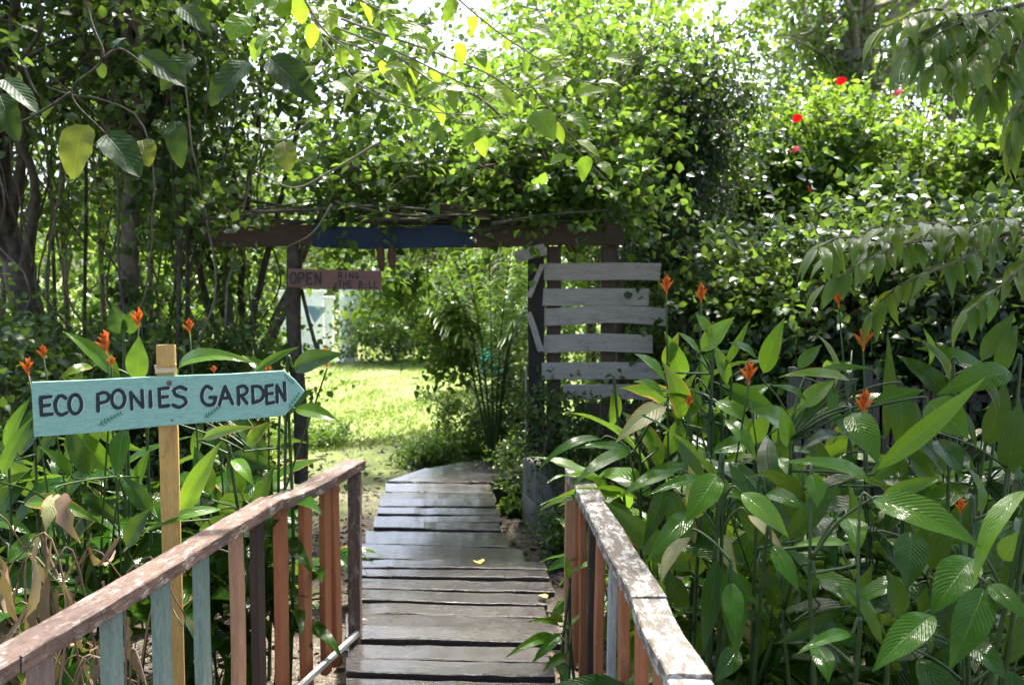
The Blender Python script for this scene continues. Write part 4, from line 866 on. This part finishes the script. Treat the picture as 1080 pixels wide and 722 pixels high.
g3 = [(H, (921, 527), (1034, 577), 2.45, 2.3, 40, .75, .05), (H, (930, 523), (995, 503), 2.5, 2.5, 16, .5, .3), (HB, (1084, 517), (1028, 618), 2.4, 2.3, 24, 1.1, .5), (H, (1026, 588), (982, 649), 2.5, 2.4, 42, .7, .2),
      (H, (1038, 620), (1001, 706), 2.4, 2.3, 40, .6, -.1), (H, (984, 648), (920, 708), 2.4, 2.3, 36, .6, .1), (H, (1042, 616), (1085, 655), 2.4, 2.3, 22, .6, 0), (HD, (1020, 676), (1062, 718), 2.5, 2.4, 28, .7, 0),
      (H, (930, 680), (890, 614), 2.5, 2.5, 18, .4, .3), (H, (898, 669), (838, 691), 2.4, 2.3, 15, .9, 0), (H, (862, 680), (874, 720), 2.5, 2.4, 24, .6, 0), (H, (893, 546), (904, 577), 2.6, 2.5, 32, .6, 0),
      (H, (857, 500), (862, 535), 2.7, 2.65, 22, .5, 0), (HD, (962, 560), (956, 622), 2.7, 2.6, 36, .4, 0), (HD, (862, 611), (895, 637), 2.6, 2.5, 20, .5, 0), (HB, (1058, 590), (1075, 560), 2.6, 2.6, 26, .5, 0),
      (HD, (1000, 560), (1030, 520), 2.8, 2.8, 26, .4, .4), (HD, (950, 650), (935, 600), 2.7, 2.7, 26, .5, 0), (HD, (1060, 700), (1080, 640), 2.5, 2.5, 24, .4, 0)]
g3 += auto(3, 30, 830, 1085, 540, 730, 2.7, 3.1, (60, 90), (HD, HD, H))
clump('flowering_plant', 'nearest broad leaved clump with large glossy ribbed leaves at the lower right corner', gp(1010, 2.75), g3, None, [(1013, 534, 2.7, .045)], 503, fills=14, fh=(.35, .95), fr=.4)
g4 = [(H, (757, 500), (722, 552), 2.9, 2.8, 31, .6, 0), (H, (711, 499), (654, 524), 3.0, 2.9, 16, .8, 0), (H, (745, 506), (680, 523), 3.0, 2.85, 13, .8, 0), (H, (729, 541), (681, 594), 2.9, 2.75, 22, 1.0, 0),
      (HV, (727, 566), (697, 616), 2.85, 2.75, 20, .9, .2), (HB, (782, 520), (832, 567), 2.9, 2.8, 24, .8, 0), (HV, (789, 543), (828, 585), 2.9, 2.8, 12, .8, 0), (H, (814, 575), (843, 624), 2.8, 2.7, 20, .5, 0),
      (HD, (756, 590), (741, 688), 2.9, 2.8, 22, .3, 0), (H, (770, 598), (777, 694), 2.85, 2.75, 29, .3, 0), (H, (771, 614), (777, 673), 2.78, 2.68, 23, .3, 0), (HD, (778, 684), (754, 720), 2.8, 2.7, 24, .5, 0),
      (HB, (892, 573), (833, 577), 2.8, 2.7, 13, .6, 0), (H, (770, 520), (735, 500), 3.1, 3.1, 20, .6, 0), (HD, (820, 640), (800, 590), 3, 3, 24, .5, 0), (HD, (720, 640), (700, 600), 3.1, 3.1, 24, .5, 0), (HD, (840, 560), (812, 520), 3.1, 3.1, 22, .4, 0), (H, (808, 520), (850, 540), 3.0, 2.9, 20, .8, 0)]
g4 += auto(4, 26, 700, 850, 500, 720, 3.05, 3.4, (60, 95), (HD, H, H, HD, HV, HD))
clump('flowering_plant', 'clump with drooping partly browned leaves just outside the right railing', gp(778, 3.15), g4, None, [], 504, fills=12, fh=(.45, 1.0), fr=.3)
for i, (px, Y, n, lab) in enumerate([(860, 4.7, 10, 'dark broad leaved clump half hidden between the bright clump and the tall one'), (1010, 4.4, 10, 'dark broad leaved clump in the shade below the drooping branch'), (1090, 3.3, 8, 'dark broad leaved clump cut by the right frame edge'), (715, 5.0, 5, 'low dark broad leaved clump between the gate slats and the railing end'), (880, 3.0, 8, 'low dark clump filling the gap between the browned leaves and the large glossy leaves')]):
    clump('leafy_plant', lab, gp(px, Y), [], None, [], 520 + i, fills=int(n * 1.4), fh=(.5, 1.45) if i not in (3, 4) else (.3, .8), fr=.35, group='shaded leafy plants in the right bed')
g5 = [(H, (585, 672), (533, 693), 3.8, 3.6, 13, 1.1, 0), (H, (590, 660), (556, 656), 3.8, 3.7, 9, 1.0, 0), (H, (592, 668), (560, 700), 3.7, 3.6, 12, .9, 0), (H, (594, 655), (578, 645), 3.8, 3.8, 9, .6, 0), (H, (596, 690), (572, 708), 3.7, 3.6, 12, .9, 0), (H, (590, 700), (598, 722), 3.7, 3.6, 12, .6, 0), (HB, (600, 610), (597, 585), 4.0, 4.0, 7, .3, 0)]
clump('seedling_plant', 'small glossy leaved plant poking through the right railing onto the boardwalk', gp(601, 3.85), g5, None, [], 505, group='small plants beside the boardwalk')
# left clumps
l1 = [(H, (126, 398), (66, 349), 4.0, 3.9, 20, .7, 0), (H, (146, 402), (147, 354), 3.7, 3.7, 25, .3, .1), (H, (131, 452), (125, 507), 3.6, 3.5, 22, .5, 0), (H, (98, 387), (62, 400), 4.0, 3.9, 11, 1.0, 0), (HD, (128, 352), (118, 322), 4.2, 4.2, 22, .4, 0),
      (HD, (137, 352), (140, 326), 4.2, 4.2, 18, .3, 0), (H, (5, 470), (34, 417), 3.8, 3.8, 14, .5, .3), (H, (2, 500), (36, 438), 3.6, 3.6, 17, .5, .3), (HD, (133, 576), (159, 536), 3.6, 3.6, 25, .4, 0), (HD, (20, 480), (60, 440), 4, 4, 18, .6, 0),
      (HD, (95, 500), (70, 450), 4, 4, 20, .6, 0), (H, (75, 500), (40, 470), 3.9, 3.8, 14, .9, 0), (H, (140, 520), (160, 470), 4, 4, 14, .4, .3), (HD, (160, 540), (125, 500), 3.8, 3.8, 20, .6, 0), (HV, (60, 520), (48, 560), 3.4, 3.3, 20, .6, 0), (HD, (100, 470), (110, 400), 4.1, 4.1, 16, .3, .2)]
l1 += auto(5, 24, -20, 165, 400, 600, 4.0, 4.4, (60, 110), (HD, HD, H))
clump('flowering_plant', 'orange flowered clump behind the left half of the arrow sign', gp(95, 4.1), l1, None, [(146, 336, 4.0, .085), (113, 363, 3.9, .09), (30, 386, 4.1, .09), (46, 372, 4.0, .06), (118, 381, 3.9, .05)], 511, fills=12, fh=(.5, 1.15))
l2 = [(HB, (188, 398), (272, 384), 4.2, 4.0, 19, 1.5, .1), (H, (270, 391), (315, 366), 4.1, 4.1, 11, .5, .2), (HD, (309, 388), (363, 373), 3.9, 3.8, 25, .4, .5), (H, (312, 431), (359, 446), 3.9, 3.8, 18, .7, .2), (HB, (192, 542), (234, 464), 3.7, 3.7, 23, .4, .2),
      (HB, (233, 537), (151, 562), 3.5, 3.4, 11, 1.0, 0), (HB, (214, 463), (270, 450), 3.8, 3.7, 13, .7, 0), (HB, (246, 484), (268, 513), 3.7, 3.6, 15, .9, 0), (H, (255, 520), (240, 480), 3.9, 3.9, 18, .6, 0), (HD, (222, 520), (205, 470), 4, 4, 22, .5, .2),
      (H, (262, 470), (287, 445), 4, 4, 16, .8, 0), (HD, (270, 540), (290, 490), 3.9, 3.9, 18, .5, 0), (HD, (300, 440), (330, 410), 4.1, 4.1, 16, .6, 0), (HD, (215, 570), (248, 540), 3.8, 3.7, 20, .8, 0), (H, (290, 400), (255, 375), 4.2, 4.2, 14, .7, 0)]
l2 += auto(6, 16, 175, 290, 430, 590, 4.1, 4.5, (60, 100), (HD, HD, H))
clump('flowering_plant', 'orange flowered clump behind the pointed right end of the arrow sign', gp(235, 4.3), l2, None, [(345, 379, 3.9, .075), (283, 389, 4.1, .05), (200, 345, 4.3, .07), (226, 390, 4.2, .04)], 512, fills=9, fr=.2, fh=(.4, 1.0))
for i, (px, Y, n, lab) in enumerate([(-30, 3.6, 8, 'dark strappy leaved clump at the left frame edge'), (175, 4.9, 8, 'dark broad leaved clump behind the yellow sign post'), (20, 4.9, 8, 'dark broad leaved clump under the thick dark trunk'), (282, 5.3, 4, 'low dark clump at the foot of the log gate post')]):
    clump('leafy_plant', lab, gp(px, Y), [], None, [], 540 + i, fills=int(n * 1.3), fh=(.4, 1.0) if i < 3 else (.15, .4), fr=.3, group='shaded leafy plants in the left bed')
# grassy strap leaves + dead, drooping growth at lower left
t = thing('withered_plant', 'withered brown clump of drooping dead leaves at the lower left', 'plant', gp(60, 3.3)); rg = np.random.RandomState(70); lv = Leaves('lance_m'); st_ = MB(); b = gp(60, 3.3)
for i in range(46):
    o = b + np.array((rg.uniform(-.5, .16), rg.uniform(-.2, .25), 0)); h = rg.uniform(.5, 1.2); a = rg.uniform(0, 6.28); top = o + np.array((math.cos(a) * .18, math.sin(a) * .15, h)); end = top + np.array((math.cos(a) * .14, math.sin(a) * .1, -rg.uniform(.02, .2)))
    P = curve([o, (o + top) / 2 + rg.randn(3) * .03, top, end], 5); st_.tube(P, np.linspace(.006, .0025, len(P)), 5)
    if i % 4: lv.add(end, nrm(np.array((math.cos(a) * .5 + rg.randn() * .2, math.sin(a) * .4 - .2, -1))), nrm(np.array((math.cos(a), math.sin(a), .3)) + rg.randn(3) * .3), rg.uniform(.12, .3), rg.uniform(.008, .02), rg.uniform(-.2, 1.6), rg.uniform(.8, 2.2), .5, i)
hleaf(lv, W(70, 520, 3.3), W(85, 572, 3.25), 15, .9, .5, wav=.5, fold=.8)
for i in range(120):
    o = b + np.array((rg.uniform(-.6, .2), rg.uniform(-.35, .1), rg.uniform(.1, 1.15))); lv.add(o, nrm(np.array((rg.randn() * .35, rg.randn() * .3, -1))), nrm(rg.randn(3) + (0, -1, 0)), rg.uniform(.08, .28), rg.uniform(.005, .02), rg.uniform(-1, 1.8), rg.uniform(.5, 1.4), .5, i)
lv.out('dead_leaves', M['dead'], t); st_.out('dead_stalks', M['dead'], t, smooth_=True)

for j, (px, Y, n, h, lab) in enumerate([(15, 3.9, 60, .8, 'tall strap leaved grass clump at the left edge beside the arrow sign'), (120, 3.9, 60, .6, 'strap leaved grass clump under the middle of the arrow sign'), (225, 4.0, 40, .5, 'strap leaved grass clump right of the yellow sign post'), (-60, 3.0, 50, .8, 'strap leaved grass clump cut by the left edge near the railing')]):
    rg = np.random.RandomState(750 + j); b = gp(px, Y); lv = Leaves('lance_m'); a = rg.uniform(0, 6.28, n); el = rg.uniform(.7, 1.45, n); O = b + np.stack([rg.randn(n) * .14, rg.randn(n) * .12, np.zeros(n)], 1)
    D = np.stack([np.cos(a) * np.cos(el), np.sin(a) * np.cos(el), np.sin(el)], 1); Nn = nrm(np.stack([-np.cos(a) * np.sin(el), -np.sin(a) * np.sin(el), np.cos(el)], 1)) ; lv.add(O, D, -Nn * 0 + Nn, rg.uniform(.5, 1.1, n) * h * 1.1, rg.uniform(.006, .014, n), rg.uniform(.2, 1.7, n), .3, .1, j)
    tag(lv.out('grass_clump', M['lf_hel_dark' if j % 2 else 'lf_hel']), lab, 'grass clump', 'strap leaved grass clumps in the left bed')
# --- drooping glossy branches of the tree at the right -------------------------------------
def droop_branch(t, main, subs, seed, L, Wd, mat, dens=1.0):
    rg = np.random.RandomState(seed); tb = MB(); lv = Leaves('lance_m'); pmain = curve([W(*p) for p in main], 8); tb.tube(pmain, np.linspace(.014, .005, len(pmain)), 6)
    lines = [pmain] + [curve([W(*p) for p in s], 6) for s in subs]
    for P in lines:
        if P is not pmain: tb.tube(P, np.linspace(.006, .002, len(P)), 5)
        seg = np.linalg.norm(np.diff(P, axis=0), axis=1).sum(); m = int(seg / .038 * dens); T = nrm(np.gradient(P, axis=0))
        for k in range(m):
            f = (k + .5) / m; j = int(f * (len(P) - 1)); sd_ = nrm(np.cross(T[j], (0, 0, 1.))) * (1 if k % 2 else -1)
            D = nrm(T[j] * .9 + sd_ * .75 + np.array((0, 0, -.35)) + rg.randn(3) * .15); lv.add(P[j], D, nrm(np.array((0, -.15, 1.)) + rg.randn(3) * .25), L * rg.uniform(.7, 1.15), Wd * rg.uniform(.8, 1.2), rg.uniform(.5, 1.1), .3, .08, k)
        D = nrm(T[-1] + (0, 0, -.3)); lv.add(P[-1], D, (0, 0, 1.), L, Wd, .7, .3)
    a = tb.out('branch', M['bark'], t, smooth_=True); lv.out('leaflets', M[mat], a)
b = gp(1420, 4.3); rt_ = thing('leaning_tree', 'tree off the right edge reaching long drooping glossy branches into the photo', 'tree', b)
mb = MB(); tp = curve([b, b + (-.05, 0, 1.4), b + (-.2, .1, 3), b + (-.4, .2, 5.5)], 8); mb.tube(tp, np.linspace(.11, .05, len(tp)), 10); mb.tube(curve([tp[9], W(1260, 230, 4.1), W(1120, 245, 3.9)], 6), .025, 7); mb.tube(curve([tp[15], W(1250, -30, 3.8), W(1120, -10, 3.6)], 6), .022, 7); mb.out('trunk', M['bark'], rt_, smooth_=True)
droop_branch(rt_, [(1130, 245, 3.9), (1040, 248, 3.8), (960, 255, 3.7), (880, 268, 3.6)],
             [[(1040, 248, 3.8), (985, 236, 3.6), (930, 240, 3.5)], [(990, 252, 3.75), (940, 262, 3.5), (870, 300, 3.4)], [(1060, 250, 3.8), (1010, 275, 3.6), (950, 300, 3.5), (920, 330, 3.5)], [(1100, 248, 3.9), (1070, 290, 3.7), (1020, 330, 3.6)], [(940, 256, 3.7), (890, 250, 3.5), (862, 262, 3.4)], [(1090, 248, 3.9), (1060, 230, 3.7), (1010, 246, 3.6)]], 81, .145, .021, 'lf_drip', 1.45)
droop_branch(rt_, [(1130, -10, 3.6), (1070, 8, 3.5), (1010, 20, 3.4), (960, 40, 3.3)],
             [[(1090, 20, 3.5), (1060, 60, 3.4), (1040, 100, 3.3)], [(1060, 10, 3.5), (1000, 30, 3.3), (955, 60, 3.2)], [(1100, 60, 3.4), (1080, 110, 3.3), (1066, 150, 3.3)], [(1070, 8, 3.5), (1040, 40, 3.3), (1020, 75, 3.2)], [(1100, 0, 3.5), (1075, 50, 3.4), (1060, 90, 3.3)], [(1020, 18, 3.4), (980, 10, 3.3), (930, 30, 3.2)], [(1050, 12, 3.45), (1010, 50, 3.3), (985, 70, 3.2)], [(1110, 0, 3.5), (1090, 80, 3.4), (1075, 140, 3.3)]], 82, .145, .019, 'lf_drip', 1.9)
rg = np.random.RandomState(83); lv = Leaves('tri'); C = tp[-1] + rg.randn(40, 3) * (1.3, 1.2, .6) + (0, 0, .4)
C = np.vstack([C, np.stack([rg.uniform(1.4, 5.8, 60), rg.uniform(2.2, 7.5, 60), rg.uniform(5.2, 7.8, 60)], 1)])  # out-of-view part of the crown, enlarged to keep sun off the foreground
for c in C:
    O = c + rg.randn(26, 3) * .3; twigs(lv, rg, O, rg.randn(26, 3), .4, 6, .16, .045)
lv.out('crown', M['lf_small'], rt_, uv=False)

b = gp(-1100, 3.0); cc = np.stack([rg.uniform(-6, .5, 80), rg.uniform(-5, 4.6, 80), rg.uniform(4.9, 8, 80)], 1)[:50]
plant('tree', 'big unseen tree added left of the boardwalk to shade the path', 'tree', b, cc, 'lf_small', 84, .16, .045, 6, 26, .5, .4, trunk=[(*b, .2), (*(b + (.2, .2, 2.5)), .16), (*(b + (.8, .3, 5)), .1)], sr=.03)  # added out of view so its crown cuts the sun over the path
b = np.array((2.6, -3.2, -.8)); cc = np.stack([rg.uniform(-.5, 6, 60), rg.uniform(-7, 1, 60), rg.uniform(3.6, 7.5, 60)], 1)[:36]
plant('tree', 'unseen tree added behind the viewer to shade the start of the boardwalk', 'tree', b, cc, 'lf_small', 85, .16, .045, 6, 26, .5, .4, trunk=[(*b, .2), (*(b + (.1, -.2, 2.5)), .15), (*(b + (0, 0, 5)), .09)], sr=.03)  # added behind the camera to hide open sky from the glossy leaves

# --- near sprays at top centre and top left --------------------------------------------------
def spray(name, label, base, lines, mat, seed, L, Wd, tmpl='ovate_b', gap=.07, rad=.006, bark='vine', face=(0, -.5, .8), cat='climber', curv=.6, extra=(), jit=.2, group=None, hang=.35):
    rg = np.random.RandomState(seed); t = thing(name, label, cat, base, group); tb = MB(); lv = Leaves(tmpl)
    for li in lines:
        P = curve([W(*p) for p in li], 8); tb.tube(P, np.linspace(rad, rad * .4, len(P)), 6); seg = np.linalg.norm(np.diff(P, axis=0), axis=1).sum(); m = max(2, int(seg / gap)); T = nrm(np.gradient(P, axis=0))
        for k in range(m):
            if rg.rand() < .15: continue
            j = int((k + .5) / m * (len(P) - 1)); sd_ = nrm(rg.randn(3)); D = nrm(T[j] * .5 + sd_ * .9 + np.array((0, 0, -hang))); s = rg.uniform(.6, 1.15)
            lv.add(P[j] + D * .02, D, nrm(np.array(face) + rg.randn(3) * jit * 1.5), L * s, Wd * s, curv * rg.uniform(.5, 1.5), .2, .08, k + seed)
    for (bb, tt, Y, w_) in extra: hleaf(lv, W(*bb, Y), W(*tt, Y - .06), w_, .5, rg.uniform(-.2, .2), wav=.1, seed=int(bb[0]))
    a = tb.out('stems', M[bark], t, smooth_=True); lv.out('foliage', M[mat], t); return t
spray('climber', 'bright young vine sprays arching over the top centre of the photo', W(300, -120, 5.2),
      [[(300, -120, 5.2), (330, 20, 5.1), (400, 60, 5), (470, 120, 5), (540, 145, 5)], [(330, 20, 5.1), (420, 55, 5), (500, 92, 5), (560, 92, 5), (585, 70, 5)], [(340, 40, 5), (380, 90, 4.9), (440, 115, 4.9), (500, 122, 4.9)],
       [(300, -60, 5.2), (380, 0, 5.1), (440, 25, 5.1), (510, 50, 5.1)], [(420, 60, 5), (460, 90, 4.9), (478, 105, 4.9)], [(560, 90, 5), (600, 140, 5), (640, 180, 5.1)], [(440, -40, 5.3), (520, 30, 5.3), (600, 80, 5.3), (640, 90, 5.3)]], 'lf_broad', 91, .14, .038, gap=.085,
      extra=[((355, 85), (372, 100), 4.9, 22), ((392, 75), (368, 92), 4.9, 14), ((408, 75), (428, 96), 4.9, 16), ((405, 70), (432, 72), 4.9, 10), ((512, 88), (548, 115), 4.9, 18), ((565, 118), (585, 148), 4.9, 26), ((470, 90), (440, 102), 4.9, 12), ((475, 95), (480, 118), 4.9, 14), ((580, 172), (600, 165), 5, 12), ((330, 70), (318, 92), 5, 14), ((372, 60), (352, 66), 4.9, 14), ((430, 40), (458, 50), 5, 16), ((450, 60), (470, 44), 5, 14), ((500, 50), (512, 72), 5, 16), ((425, 8), (398, 14), 5.1, 14), ((520, 130), (500, 150), 5, 14), ((610, 100), (640, 96), 5.1, 16), ((600, 120), (622, 138), 5.1, 16), ((395, 120), (380, 140), 5, 14), ((455, 130), (470, 150), 5, 12), ((560, 30), (584, 40), 5.2, 16), ((640, 60), (668, 70), 5.2, 16), ((340, 120), (322, 130), 5, 12)])
spray('climber', 'pale bare vine looping down in front of the gate beam', W(440, 60, 5.8),
      [[(440, 60, 5.8), (380, 80, 5.8), (350, 108, 5.8), (300, 147, 5.8), (270, 140, 5.9)], [(400, 150, 6), (350, 180, 6), (310, 198, 6), (270, 180, 6)], [(350, 215, 6.6), (330, 245, 6.6), (300, 262, 6.7)], [(360, 20, 5.5), (400, 35, 5.4), (470, 60, 5.4), (540, 95, 5.4), (650, 200, 5.6)]], 'lf_hedge', 92, .08, .022, gap=.3, rad=.009)
spray('climber', 'round yellow green leaved vine tip hanging at the top left of the photo', W(330, -150, 4),
      [[(330, -150, 4), (310, -20, 4), (300, 25, 4), (270, 40, 4)], [(310, -20, 4), (340, 30, 4), (370, 55, 4.1)]], 'lf_broad', 93, .10, .04, 'heart', gap=.12, extra=[((280, -12), (262, 12), 4, 28), ((286, -12), (303, 22), 4, 26), ((262, 18), (242, 42), 4, 28), ((345, 6), (350, 32), 4, 20)])
big = [('large_leaf_climber', 'climber with three big round yellowing and dark leaves at the upper left', W(60, -100, 4.6), [[(60, -100, 4.6), (95, 20, 4.6), (108, 62, 4.6), (75, 98, 4.6), (112, 142, 4.6)], [(75, 98, 4.6), (40, 120, 4.6), (0, 140, 4.6)], [(108, 62, 4.6), (128, 52, 4.6), (160, 75, 4.6)]], .13, .055,
        [])]
bt = spray(*big[0][:4], 'lf_bigdark', 94, .10, .03, 'heart', gap=.35, rad=.008, bark='bark_dark', extra=[((112, 142), (148, 188), 4.5, 34), ((4, 84), (40, 120), 4.6, 22), ((185, 128), (192, 178), 4.8, 22), ((150, 58), (196, 92), 4.7, 26), ((262, 66), (222, 112), 5.0, 34), ((285, 62), (332, 108), 5.0, 32), ((190, 8), (222, 36), 4.7, 20), ((0, 100), (20, 150), 4.6, 24), ((205, 60), (170, 96), 4.9, 24)])
lv = Leaves('heart')
for bb, tt, w_ in (((88, 132), (78, 190), 36), ((150, 148), (158, 176), 24), ((300, 150), (305, 182), 22)): hleaf(lv, W(*bb, 4.55), W(*tt, 4.5), w_, .4, .1, wav=.08)
lv.out('yellowing_leaves', M['lf_olive'], bt)
# mossy trunk with hanging growth behind the hedge, upper right
b = gp(902, 12); plant('tree', 'grey mossy trunk tree rising behind the hibiscus hedge', 'tree', b, np.vstack([reg(95, 16, 780, 1060, -80, 50, 11.5, 13), reg(96, 6, 880, 925, 60, 105, 11.8, 12.1)]), 'lf_far', 95, .10, .035, 6, 30, .4, .35, trunk=[(*b, .3), (*W(905, 200, 12), .27), (*W(903, 60, 12), .2), (*W(912, -60, 12), .15)], bark='bark_pale', sr=.03)

# --- ledge and palings in the right bed -----------------------------------------------------------
lg = thing('block_wall', 'low pale topped block wall behind the large glossy leaves', 'wall', gp(930, 5.3)); a, c = W(800, 508, 5.3), W(1110, 506, 5.1)
board('coping', a, c, .10, .035, (0, 0, 1), M['ledge'], lg, seg=14, seed=98); n_ = 5
for i in range(n_):
    p, q = a + (c - a) * (i / n_), a + (c - a) * ((i + 1) / n_); p = p + (0, .02, -.12); q = q + (-.008, .02, -.12); board('block', p, q, .2, .08, (0, -1, 0), M['dark_block'], lg, seg=4, seed=i)
    p = p + (0, 0, -.205); q = q + (0, 0, -.205); board('block', p, q, .2, .08, (0, -1, 0), M['dark_block'], lg, seg=4, seed=i + 9)
pf = thing('paling_fence', 'grey weathered paling fence behind the flowering clumps', 'fence', gp(930, 5.9)); rs = random.Random(8)
for i in range(26):
    px = 835 + i * 10.2
    if rs.random() < .12: continue
    p = gp(px, 5.9); board('paling', p, (p[0] + rs.uniform(-.01, .01), 5.9, W(px, rs.uniform(384, 408), 5.9)[2]), .045, .014, face, M['paling'], pf, seg=8, seed=i, rough=.002)
for y in (420, 478): board('fence_rail', W(830, y, 5.93), W(1105, y, 5.93), .05, .03, face, M['paling'], pf, seg=6, seed=y)

# --- low weeds around the boardwalk ------------------------------------------------------------------
wd = [(468, 9.75, .28, .18, 'feathery weed clump behind the bend of the boardwalk'), (505, 9.85, .35, .6, 'tall feathery weed clump left of the gate jamb'), (546, 9.6, .2, 1.0, 'tallest leafy weed clump against the gate jamb'), (585, 8.0, .3, .7, 'leafy weed clump behind the concrete block plinth'), (325, 10.6, .3, .12, 'pale weed patch in front of the log gate post'), (548, 7.6, .08, .10, 'tiny weed tuft in front of the concrete block plinth'), (617, 6.3, .14, .3, 'small weed between the plinth and the right railing end')]
for i, (px, Y, r, h, lab) in enumerate(wd):
    b = gp(px, Y); rg = np.random.RandomState(600 + i); n = 16; c = b + np.stack([rg.uniform(-r, r, n), rg.uniform(-.25, .25, n) * min(1, r * 4), rg.uniform(.15, 1, n) * h], 1)
    plant('weed_clump', lab, 'weeds', b, c, 'lf_hedge' if i in (0, 1, 4, 5) else 'lf_small', 600 + i, .045, .013, 9, 26, .11 if r > .1 else .05, .17 if r > .1 else .08, parts=('foliage', 'stems'), group='weed clumps along the boardwalk', sr=.005)
# grass and litter --------------------------------------------------------------------------------------
rg = np.random.RandomState(700); n = 60000; Yv = 8.8 + 16 * rg.rand(n) ** 1.25; Xv = (rg.uniform(-420, 120, n)) / F * Yv
d = np.sin(Xv * 3.1 + Yv) + np.sin(Yv * 1.7 - Xv * 2.3) + rg.randn(n) * .8; k = (d > -1.0) & (Yv + np.sin(Xv * 1.3) * 1.2 > 9.4); Xv, Yv = Xv[k], Yv[k]; n = len(Xv)
lv = Leaves('tri'); D = nrm(np.stack([rg.randn(n) * .6, rg.randn(n) * .6, np.ones(n) * .9], 1)); lv.add(np.stack([Xv, Yv, ground_z(Xv, Yv)], 1), D, nrm(rg.randn(n, 3)), rg.uniform(.03, .08, n), .006, 1.0, .3)
tag(lv.out('lawn_grass', M['grass'], uv=False, loc=(0, 0, 0)), 'short sunlit grass of the clearing beyond the gate', 'grass', kind='stuff')
n = 15000; Yv = rg.uniform(2.2, 11.5, n); Xv = rg.uniform(-1, 1, n) * (.62 * Yv + .4); zz = ground_z(Xv, Yv) + .012
lv = Leaves('ovate'); D = nrm(np.stack([rg.randn(n), rg.randn(n), rg.randn(n) * .25], 1)); Ls = rg.uniform(.02, .085, n); lv.add(np.stack([Xv, Yv, zz], 1), D, nrm(np.array((0, 0, 1.)) + rg.randn(n, 3) * .4), Ls, Ls * rg.uniform(.15, .3, n), rg.uniform(-.6, 1.2, n), .4)
tag(lv.out('leaf_litter', M['litter'], uv=False, loc=(0, 0, 0)), 'dry brown leaf litter covering the ground beside the boardwalk', 'litter', kind='stuff')
